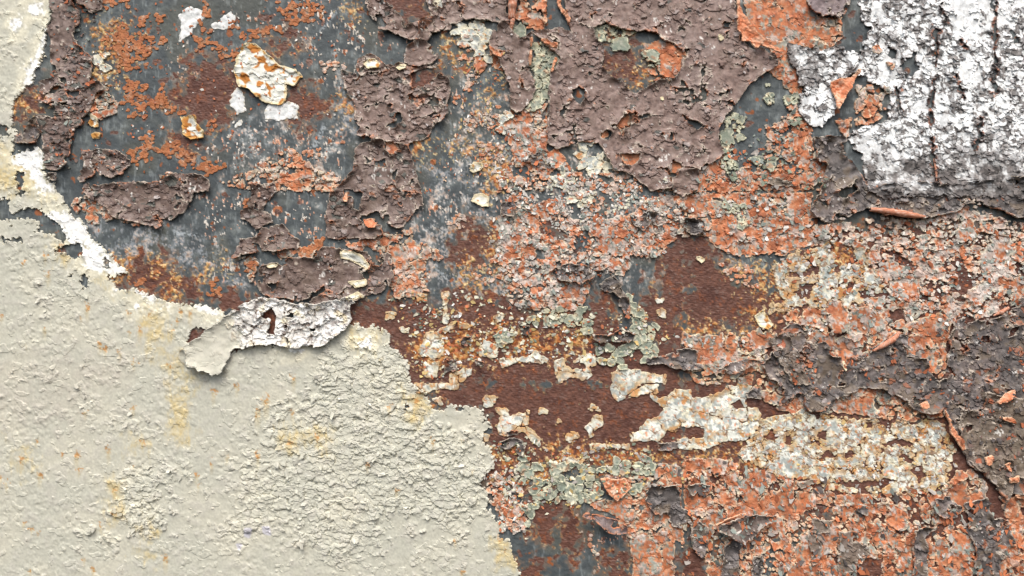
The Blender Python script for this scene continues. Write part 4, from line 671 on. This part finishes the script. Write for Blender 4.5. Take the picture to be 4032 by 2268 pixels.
add_layer('torn_paint_sheet', 'torn white paint sheet below the crusty brown scab, curling into a beige flap', 'paint sheet',
  "01 1880,830 2000,790 2050,800 2290,850 2400,850 2576,820 11 60,780 130,830 70,880 80,960 30,1040 0,1060 01 2430,1150 2300,1170 2180,1170 2090,1160 1950,1140 1860,1180 1790,1170 1730,1270 1700,1360 1630,1385 1520,1330 1435,1300 1440,1160 1480,1110 1620,1010 1720,930 1800,880", r_crumple,
  holes="01 2000,895 2060,870 2110,930 2090,990 2085,1080 2030,1060 2045,970 1970,945|01 2150,925 2230,915 2230,945 2170,950|01 1760,1190 1800,1165 1800,1180 1770,1290 1735,1310", base=2.6, thick=1.5, curl=2.6, curl_w=3, rimc=(222, 218, 206), edge=(1.4, .6), mat=M_CHALK, tilt=(px('01', 1850, 1000), 0, px('01', 1480, 1250), 7.))
def r_flap(L):
    sl = L.sl
    return L.s, .08 * n2a[sl] + .4 * n3b[sl], mix(flat(L.s.shape, rgb(186, 184, 169)), rgb(196, 193, 178), .5 + .4 * n3a[sl])
add_layer('beige_paint_flap', 'small beige scrap lifting at the left tip of the big beige flap', 'paint flap',
  "01 1350,1230 1390,1190 1435,1190 1440,1240 1430,1310 1380,1290", r_flap, base=2.0, thick=1.5, curl=1.5, edge=(.8, .5), rimc=(220, 200, 160), mat=M_GLOSS)
def r_cream(L):
    sl = L.sl
    C = mix(flat(L.s.shape, rgb(234, 233, 222)), rgb(214, 216, 206), .4 + .4 * n2b[sl]); 
    C = mix(C, rgb(178, 108, 42), .9 * sstep(.55, .9, n3b[sl] * .8 + .35 * n2a[sl] + L.stain)); C = mix(C, rgb(206, 170, 96), .4 * (1 - sstep(.5, 3, L.raw)))
    u = CW['u']
    return L.s, .5 * scales(sl, 'b', .5, .4, .2) + .9 * u.R(0, sl) * (u.R(1, sl) > .35) + .5 * u.dy[sl] / u.sz[sl] + .12 * n2a[sl] + .03 * n1a[sl] + .45 * n3a[sl], C
add_layer('cream_paint_flake', 'large loose cream flake with orange rust blotches, upper left', 'paint flake',
  "00 1870,340 1930,335 2040,430 2110,490 2240,530 2275,580 2230,660 2165,640 2160,760 2120,790 2010,780 1940,730 1880,680 1810,655 1800,600 1760,540 1800,480 1800,420", r_cream, base=1.6, thick=1.3, curl=1.4, curl_w=4, edge=(.9, .5), rimc=(226, 210, 172), stain=.12, mat=M_CHALK, tilt=(px('00', 2120, 800), 0, px('00', 1800, 450), 2.5))
add_layer('cream_paint_flake', 'small loose flake half cream and half rust orange below the round rust patch', 'paint flake',
  "00 1370,890 1480,885 1500,930 1540,990 1540,1040 1450,1050 1390,1010 1390,940", r_cream, base=2.6, thick=1.6, curl=2., edge=(.9, .6), rimc=(214, 180, 120), stain=.55, mat=M_CHALK)
for lab, p, st in (('oval cream chip stuck near the head of the large brown patch', "10 170,490 210,455 260,455 305,490 280,520 200,525", -.6), ('grey cream chip at the brown patch\'s upper edge', "10 415,520 440,500 495,495 490,520 440,535", -.6),
                   ('yellowish cream blob on slate, right of the brown column', "10 970,1250 1000,1230 1060,1240 1070,1265 1050,1290 1000,1310 975,1290", -.4), ('white puffy blob on slate beneath the yellowish blob', "11 980,70 1010,30 1050,15 1115,40 1110,110 1060,115 1020,85", -.8),
                   ('tiny cream lump on the big rust disc', "21 100,495 130,485 165,515 140,535", -.2), ('white flake caught in the crusty brown scab', "01 2020,560 2060,540 2115,540 2090,570 2040,575", -.8), ('white curl standing in the charcoal crust, right', "21 1190,1280 1205,1270 1225,1320 1210,1345 1195,1320", -.8),
                   ('long white scrap at the left end of the crusty brown scab', "11 0,440 90,450 160,480 220,560 200,590 120,540 40,510 0,500|11 60,680 190,660 200,700 110,720|11 40,790 130,760 170,790 60,830", -.8), ('pale ochre lump at the lower right of the rust disc', "21 540,940 600,900 650,960 680,1000 640,1030 580,1010", .3), ('yellow chip on slate near the left brown paint', "00 695,1020 720,1000 765,1010 750,1040 715,1040", .35), ('ochre chip beside the grey green primer scrap', "00 670,930 700,870 745,900 745,960 690,960", .75), ('white speck on the huge brown sheet', "20 262,290 275,255 300,300 280,310|10 2410,740 2425,740 2425,760 2412,758", -.8)):
    add_layer('paint_chip', lab, 'paint chip', p, r_cream, base=1.6, thick=1.2, curl=.8, edge=(.6, .4), rimc=(206, 196, 170), stain=st, mat=M_CHALK)

# ---- flaps with their orange backs turned out
def r_back(L):
    sl = L.sl
    C = mix(flat(L.s.shape, rgb(192, 116, 80)), rgb(210, 148, 114), .5 + .4 * n2b[sl]); C = mix(C, rgb(188, 98, 60), .5 * sstep(.2, 1.3, n3c[sl])); C = mix(C, rgb(230, 206, 184), L.chalk * sstep(.2, 1.2, nf[sl]))
    return L.s, .35 * n2a[sl] + .2 * n1a[sl], C
def flap(label, polys, lo, hlo, hi, hhi, chalk=.3, name='orange_paint_curl', cat='paint curl', **k):
    d = dict(base=2.6, thick=1.5, curl=.6, edge=(.7, .5), rimc=(232, 200, 168), tilt=(lo, hlo, hi, hhi), chalk=chalk); d.update(k)
    return add_layer(name, label, cat, polys, r_back, **d)
flap('long orange curl folded back from the huge brown sheet\'s right edge', "20 385,10 420,40 470,140 520,230 600,310 680,400 720,470 640,400 590,370 570,360 540,385 500,320 440,320 430,260 400,240 405,150", px('20', 430, 280), 1, px('20', 600, 250), 9., chalk=.5)
flap('triangular orange curl between white crackle and slate panel', "20 1100,630 1160,610 1250,600 1300,540 1290,580 1240,670 1180,770 1140,850 1140,760 1110,700", px('20', 1110, 640), 1, px('20', 1220, 700), 9., chalk=.6)
flap('thin upright orange curl on the right edge of the brown tongue', "10 1425,300 1445,290 1440,400 1430,500 1420,520 1415,480", px('10', 1450, 400), 1, px('10', 1410, 400), 5.)
flap('orange curl on the upper right edge of the green flaked window', "10 1480,300 1520,300 1580,340 1630,350 1625,390 1590,375 1540,340", px('10', 1500, 360), 1, px('10', 1600, 330), 5.)
flap('short orange curl low on the right edge of the green flaked window', "10 1615,440 1630,450 1615,500 1595,545 1580,560 1590,490", px('10', 1640, 500), 1, px('10', 1590, 500), 5.)
flap('orange fringe curling along the far left edge of the brown tongue', "10 1115,350 1130,370 1190,410 1200,440 1150,420 1120,390|10 1640,0 1650,40 1690,100 1730,150 1715,180 1670,120 1630,40 1615,0", px('10', 1190, 380), 1, px('10', 1130, 400), 5.)
flap('orange lip lying along the rim of the brown flap at the bottom', "22 230,1040 330,1005 420,975 480,968 400,1010 380,1035 290,1050", px('22', 380, 1060), 1, px('22', 330, 1000), 6.)
flap('pale pink flap curled over the green flakes at the bottom', "12 1950,700 2040,715 2140,715 2175,780 2080,870 2040,850 1990,790", px('12', 2150, 740), 1, px('12', 1990, 800), 6., chalk=.9)
flap('small orange tongue near the lower foot of the brown column', "11 170,210 230,195 265,240 260,270 210,275|11 30,0 60,0 50,80 30,60", px('11', 260, 200), 1, px('11', 200, 270), 4., chalk=.1)
brown('dark mauve eye shaped flap with an orange upper lip, at the bottom', "12 1790,965 1850,945 1950,975 2060,1000 2140,1050 2150,1110 2030,1110 1980,1070 1900,1010", dict(BROWN, rough=.2, tones=((96, 84, 84), (112, 98, 98))), name='brown_paint_flap', cat='paint flap', base=4., tilt=(px('12', 2100, 980), 3, px('12', 1980, 1090), 7.), rimc=(206, 132, 92), edge=(.7, .5))
brown('dark brown flap lifting below an orange lip at the bottom right', "22 330,1030 480,970 690,970 690,1020 560,1080 500,1160 420,1170 260,1090 230,1050", dict(BROWN, rough=.35, tones=((78, 66, 62), (96, 84, 78))), name='brown_paint_flap', cat='paint flap', base=3.6, tilt=(px('22', 480, 960), 1, px('22', 400, 1170), 5.), edge=(.9, .6))
flap('twisted salmon curls along the left edge of the taupe stretch, right', "22 1930,190 1960,220 2000,290 2070,400 2110,480 2090,490 2040,420 1990,360 1975,280|22 2350,240 2440,240 2510,300 2400,275|22 2330,130 2400,80 2480,30 2470,70 2400,130|22 1750,140 1800,110 1800,160 1760,170|22 2430,700 2510,680 2500,720 2440,730|22 2490,830 2576,880 2576,900 2500,850|22 2400,600 2440,580 2440,650|22 2250,540 2310,520 2300,600 2260,590", px('22', 2100, 300), 1, px('22', 1990, 330), 6., chalk=.2)

# ------------------------------------------------------------------ turn the coats into meshes, outermost first
cover = np.zeros((NY, NX), bool)
def border_snap(f, x, y, Q):
    """move the outline's vertices onto f = 0 so edges run smooth instead of in grid steps"""
    ny, nx = f.shape
    gy_, gx_ = np.gradient(f, G)
    g2 = gx_ ** 2 + gy_ ** 2 + .05
    cnt = np.zeros((ny, nx), np.int8)
    for a in (0, 1):
        for b in (0, 1): cnt[a:ny - 1 + a, b:nx - 1 + b] += Q
    bd = (cnt > 0) & (cnt < 4)
    st = np.where(bd, np.clip(-f / g2, -2, 2), 0)
    mx = G * .75
    dx = np.clip(st * gx_, -mx, mx); dy = np.clip(st * gy_, -mx, mx)
    gl = np.sqrt(gx_ ** 2 + gy_ ** 2) + 1e-3
    return x + dx, y + dy, -gx_ / gl * (gl > .2), -gy_ / gl * (gl > .2)

def shrink(m, r):
    return blur(m.astype(f32), r) > .999

def emit(L):
    f, sl = L.f, L.sl
    fc = (f[:-1, :-1] + f[1:, :-1] + f[:-1, 1:] + f[1:, 1:]) * .25
    cv = cover[sl]
    Q = (fc > 0) & ~(cv[:-1, :-1] & cv[1:, :-1] & cv[:-1, 1:] & cv[1:, 1:])
    vx, vy, ox, oy = border_snap(f, L.X, L.Y, fc > 0)
    ny, nx = f.shape
    idx = np.arange(ny * nx).reshape(ny, nx)
    quads = np.stack([idx[:-1, :-1], idx[1:, :-1], idx[1:, 1:], idx[:-1, 1:]], -1)[Q]
    if not len(quads): return
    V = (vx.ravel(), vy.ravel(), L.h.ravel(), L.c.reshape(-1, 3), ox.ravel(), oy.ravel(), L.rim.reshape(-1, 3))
    PI = None if L.pid is None else L.pid[:-1, :-1][Q]
    if (not L.split or L.cells is None) and PI is None:
        o = quad_object(L.name, quads, V, L.thick, L.mat); tag(o, L.label, L.cat, L.group); L.root = o
    elif not L.split or L.cells is None:
        mean = V[0][quads[:, 0]].mean(), V[1][quads[:, 0]].mean()
        root = empty(L.name, Vector(wpos(float(mean[0]), float(mean[1]), 0))); tag(root, L.label, L.cat, L.group); L.root = root
        for g in np.unique(PI): quad_object('paint_piece', quads[PI == g], V, L.thick, L.mat, root)
    else:
        ID = L.cells.id[sl][:-1, :-1][Q]
        lift = getattr(L, 'lift', None)
        if lift is not None: ID = np.where(lift[:-1, :-1][Q], ID, -1)
        ids, inv, n = np.unique(ID, return_inverse=True, return_counts=True)
        order = np.argsort(-n); big = [k for k in order[:L.split + 1] if n[k] * G * G > 9 and ids[k] >= 0][:L.split]
        mean = V[0][quads[:, 0]].mean(), V[1][quads[:, 0]].mean()
        root = empty(L.name, Vector(wpos(float(mean[0]), float(mean[1]), 0))); tag(root, L.label, L.cat, L.group); L.root = root
        srt = np.argsort(inv, kind='stable'); st = np.concatenate([[0], np.cumsum(n)])
        rest = np.ones(len(quads), bool)
        for k in big:
            w = srt[st[k]:st[k + 1]]; rest[w] = False
            quad_object(L.part, quads[w], V, L.thick, L.mat, root)
        if rest.sum() > 3:
            if lift is None:
                o = quad_object('small_flakes', quads[rest], V, L.thick, L.mat, root); o['kind'] = 'stuff'
            else:
                for g in ([None] if PI is None else np.unique(PI[rest])):
                    quad_object('coat', quads[rest if g is None else rest & (PI == g)], V, L.thick, L.mat, root)
    cover[sl] |= shrink(f > 0, 5)

for L in reversed(LAYERS): emit(L)

# the wall: what is still in sight of the bare steel, on a plate
bq = ~(cover[:-1, :-1] & cover[1:, :-1] & cover[:-1, 1:] & cover[1:, 1:])
idx = np.arange(NY * NX).reshape(NY, NX)
quads = np.stack([idx[:-1, :-1], idx[1:, :-1], idx[1:, 1:], idx[:-1, 1:]], -1)[bq]
z0 = np.zeros(NY * NX, f32)
wall = empty('steel_wall', Vector(wpos(512, 288, -6)))
tag(wall, 'slate grey painted steel wall, rusted brown, behind all the peeling paint', 'wall', kind='thing')
quad_object('bare_steel', quads, (GX.ravel(), GY.ravel(), BH.ravel(), BC.reshape(-1, 3), z0, z0, BC.reshape(-1, 3)), 3., M_STEEL, wall)
bx = np.array([X0, X1, X1, X0] * 2, f32); by = np.array([Y0, Y0, Y1, Y1] * 2, f32); bh = np.array([-2.5] * 4 + [-9] * 4, f32)
bf = np.array([[0, 3, 2, 1], [4, 5, 6, 7], [0, 1, 5, 4], [1, 2, 6, 5], [2, 3, 7, 6], [3, 0, 4, 7]])
make_mesh('backing_plate', bx, by, bh, [bf], lin(flat((8,), rgb(60, 48, 44))), M_STEEL, wall)

# ------------------------------------------------------------------ small loose flakes: too many and too small to pick apart
def chips(name, cx, cy, size, col, parent, mat, lift=.55, aspect=1.35, upright=.0, seed=1):
    r = np.random.default_rng(seed); n = len(cx)
    if n < 3: return
    k = 5
    a = (np.arange(k)[None, :] + .75 * (r.random((n, k)) - .5)) * (2 * np.pi / k)
    rad = size[:, None] * (.55 + .6 * r.random((n, k)))
    th = r.normal(upright, .7, n)[:, None]
    u = rad * np.cos(a) * aspect; v = rad * np.sin(a) / aspect ** .4
    X = u * np.cos(th) - v * np.sin(th); Y = u * np.sin(th) + v * np.cos(th)
    tx = r.normal(0, .45, n)[:, None] * lift; ty = r.normal(.35, .4, n)[:, None] * lift
    def hat(x, y): return HC[np.clip(((y - Y0) / G).round().astype(int), 0, NY - 1), np.clip(((x - X0) / G).round().astype(int), 0, NX - 1)]
    px_, py_ = cx[:, None] + X, cy[:, None] + Y
    hc = hat(cx, cy)[:, None]
    H = np.maximum(hc + .5 + np.maximum(0, X * tx + Y * ty) + np.minimum(0, X * tx + Y * ty) * .3, np.minimum(hat(px_, py_), hc + 1.5) + .15)
    F = np.arange(n * k).reshape(n, k)[:, ::-1]
    c = np.repeat(col[:, None, :], k, 1) * (1 + .06 * r.standard_normal((n, k, 1)))
    o = make_mesh(name, px_.ravel().astype(f32), py_.ravel().astype(f32), H.ravel().astype(f32), [F], lin(c.reshape(-1, 3)), mat, parent)
    o['kind'] = 'stuff'
def scatter(polys, n, seed):
    r = np.random.default_rng(seed); f = field(T(polys)); w = np.argwhere((f + 4 * n3a > 0) & (r.random(f.shape) < .6) & (n3b + .5 * n2a > -.5))
    w = w[r.choice(len(w), min(n, len(w)), replace=False)]
    return X0 + w[:, 1] * G + r.random(len(w)) * G, Y0 + w[:, 0] * G + r.random(len(w)) * G, r
def zone(polys, n, lo, hi, palette, seed, **k):
    x, y, r = scatter(polys, int(n * .42), seed)
    sz = lo + (hi - lo) * r.random(len(x)) ** 2.2
    pal = np.array(palette, f32) / 255.; q = ((y - Y0) / G).astype(int).clip(0, NY - 1), ((x - X0) / G).astype(int).clip(0, NX - 1)
    i = np.floor((n3c[q] * .9 + n2c[q] * .5 + .35 * r.standard_normal(len(x)) + 1.6) / 3.2 * len(pal)).astype(int).clip(0, len(pal) - 1)
    w = pal[i] * (.94 + .08 * r.standard_normal((len(x), 1)))
    chips('small_flakes', x, y, sz, w, wall, M_PAINT, seed=seed, **k)
ORA, ORB, GRY, WHT, TEA, CRM, YEL, GRE, CHA, BRN = (186, 112, 76), (170, 100, 68), (176, 168, 160), (214, 210, 202), (138, 146, 138), (214, 210, 188), (204, 178, 120), (132, 140, 122), (92, 85, 82), (112, 92, 84)
zone("10 1190,900 1560,1130 2000,1449 1150,1449 11 1150,0 2500,0 2576,200 2400,480 2000,600 1850,800 1300,900 1100,500", 3000, .7, 2.6, [ORA, ORB, GRY, GRY, WHT, TEA], 51, upright=.6)
zone("11 400,780 1000,760 1300,880 1900,850 2300,880 2450,1100 2300,1300 1500,1280 1000,1300 750,1449 550,1400", 1500, .8, 2.6, [CRM, YEL, CRM, ORA, GRE, WHT], 52)
zone("12 1100,420 1700,420 2576,480 2576,760 1900,860 1300,1000 1150,800", 1300, .7, 2.6, [GRE, CRM, YEL, ORA, GRY], 53)
zone("21 0,0 960,0 1000,250 2576,200 2576,800 1800,1000 1300,1100 800,1060 900,700 700,560 420,440 200,330 0,300|21 0,1080 540,1080 560,1200 0,1180", 3000, .8, 3.0, [ORA, GRY, GRY, WHT, TEA, ORB], 54)
zone("22 0,560 2000,820 2400,900 2576,1449 0,1449", 2400, .8, 3.6, [CHA, ORB, ORA, ORA, GRY, TEA], 55, upright=1.3, aspect=1.6, lift=.7)
zone("21 600,1200 1100,1130 1700,1150 2100,950 2576,780 2576,1449 22 2576,800 2200,640 1950,200 1500,60 700,100", 1500, .8, 3.2, [ORB, CHA, CHA, BRN, CHA, (128, 118, 112)], 56, upright=1.2, lift=.7)
zone("22 400,200 2000,300 2000,780 1300,780 500,560", 700, .7, 2.4, [CRM, WHT, GRY, YEL], 57)
zone("10 640,230 1200,400 1280,1100 1280,1449 640,1449 840,800", 700, .5, 1.7, [(222, 190, 160), WHT, ORA, YEL, GRY], 58, upright=1.5, aspect=1.9, lift=.4)
zone("00 600,0 2576,0 2576,1449 1000,1449 620,1200", 1300, .5, 1.7, [ORB, ORA, WHT, (160, 96, 60), (150, 92, 60)], 59, upright=1.4, lift=.4)
zone("00 380,0 700,0 720,700 650,1000 500,1300 330,1200 420,700", 500, .8, 2.8, [BRN, CHA, BRN, ORB, TEA], 60, lift=1.1)
zone("12 1080,680 1400,600 1400,1100 1220,1060", 350, .8, 2.8, [ORA, WHT, GRY, CRM], 61, upright=1.4)
zone("10 1650,1290 2250,1330 2576,1449 11 2420,200 1700,220 1250,120 1250,0", 1300, .7, 2.2, [WHT, GRY, WHT, CRM], 63, lift=.3)
zone("20 620,950 950,780 1080,1250 1060,1449 100,1449 150,1280", 900, .8, 3.2, [ORA, ORB, ORA, GRY, TEA, GRE], 62)
for n_, L in enumerate(LAYERS):
    den = {M_LEATHER: .012, M_CHALK: .03 if 'white' in L.name else 0., M_GLOSS: .022 if 'coat' in L.name else 0.}.get(L.mat, 0.)
    if not den or 'chip' in L.name or 'flap' in L.name or not hasattr(L, 'root'): continue
    r = np.random.default_rng(100 + n_); Xc, Yc = L.X, L.Y
    ok = (L.f > 1.2) & (Xc > X0 + 2) & (Xc < X1 - 2) & (Yc > Y0 + 2) & (Yc < Y1 - 2) & (HC[L.sl] <= L.h + .01) & (n2c[L.sl] + n3a[L.sl] > -.3)
    if L.mat is M_GLOSS: ok &= L.crackz > .35
    w = np.argwhere(ok); m = min(len(w), int(len(w) * G * G * den))
    if m < 8: continue
    w = w[r.choice(len(w), m, replace=False)]
    c = L.c[w[:, 0], w[:, 1]] * (.92 + .2 * r.random((m, 1)))
    if L.mat is M_LEATHER: c = np.where(r.random((m, 1)) > .9, rgb(160, 150, 146), c)
    chips('small_flakes', Xc[w[:, 0], w[:, 1]].astype(float), Yc[w[:, 0], w[:, 1]].astype(float), .8 + 2.4 * r.random(m) ** 2, c, L.root, L.mat, lift=.6, seed=200 + n_)

# ------------------------------------------------------------------ rolled-up curls
def roll(label, pts, rad, hgt, turn=5.2, name='orange_paint_roll'):
    n = 26; k = 16; rs = np.random.default_rng(len(label)); P = np.array(pts, float)
    d = np.concatenate([[0], np.cumsum(np.hypot(*np.diff(P, axis=0).T))]); t = np.linspace(0, d[-1], n)
    cx = np.interp(t, d, P[:, 0]); cy = np.interp(t, d, P[:, 1]); u = t / d[-1]
    tx = np.gradient(cx); ty = np.gradient(cy); l = np.hypot(tx, ty); nx_, ny_ = -ty / l, tx / l
    r = np.interp(u, np.linspace(0, 1, len(rad)), rad) * (1 + .06 * rs.standard_normal(n))
    th = np.linspace(-.9, turn - .9, k)
    rr = r[:, None] * (1 - .25 * (th - th[0]) / turn)[None, :]
    jag = np.zeros((n, k)); jag[:, -1] = .3 * rs.standard_normal(n)
    X = cx[:, None] + nx_[:, None] * rr * np.cos(th + jag); Y = cy[:, None] + ny_[:, None] * rr * np.cos(th + jag)
    hc = np.array([HC[int(np.clip((b - Y0) / G, 0, NY - 1)), int(np.clip((a - X0) / G, 0, NX - 1))] for a, b in zip(cx, cy)])
    H = np.maximum.accumulate(hc * 0 + np.median(hc))[:, None] + hgt + r[:, None] + rr * np.sin(th + jag)
    q = np.arange(n * k).reshape(n, k); F = np.stack([q[:-1, :-1], q[1:, :-1], q[1:, 1:], q[:-1, 1:]], -1).reshape(-1, 4)
    c = mix(flat((n, k), rgb(186, 120, 92)), rgb(206, 154, 128), .5 + .3 * rs.standard_normal((n, k))); c = mix(c, rgb(172, 98, 68), .45 * (rs.random((n, k)) > .75)); c = mix(c, rgb(226, 206, 190), .6 * (rs.random((n, k)) > .85))
    o = make_mesh(name, X.ravel().astype(f32), Y.ravel().astype(f32), H.ravel().astype(f32), [F], lin(c.reshape(-1, 3)), M_PAINT, smooth=True)
    m = o.modifiers.new('thickness', 'SOLIDIFY'); m.thickness = .0009; m.offset = -1
    return tag(o, label, 'paint roll')
roll('long salmon roll of paint lying along the charcoal lip, right', [px('21', 1390, 135), px('21', 1500, 145), px('21', 1620, 165), px('21', 1710, 180), px('21', 1835, 195)], [2.2, 3.2, 3.7, 3.0, .6], .3)
roll('salmon roll slanting up over the charcoal crust, lower right', [px('21', 1415, 1197), px('21', 1500, 1145), px('21', 1570, 1100), px('21', 1615, 1055)], [1.1, 2.9, 3.4, 1.8], .5)
roll('short salmon roll on the upper edge of the crust at the far right', [px('21', 2335, 935), px('21', 2400, 900), px('21', 2450, 872)], [.8, 2.6, 1.6], .8)
roll('fat orange roll hanging from the top edge, left of the torn window', [(px('10', 1305, 0)[0], -34), px('10', 1300, 0), px('10', 1290, 110), px('10', 1285, 160)], [7, 6.8, 5.6, 3.4], .8, 4.0)
roll('thin orange tail below the fat orange roll at the top', [px('10', 1300, 130), px('10', 1290, 190), px('10', 1278, 268)], [2.8, 2.6, .4], .6, 4.0)
roll('thin salmon roll hanging in the white sheet\'s long slit', [px('20', 1890, 1200), px('20', 1905, 1280), px('20', 1910, 1370)], [.5, 1.6, .8], .5, 4.)

for m in bpy.data.meshes: m.validate(clean_customdata=False) if False else None
print('objects', len(bpy.data.objects), 'faces', sum(len(o.data.polygons) for o in bpy.data.objects if o.type == 'MESH'))
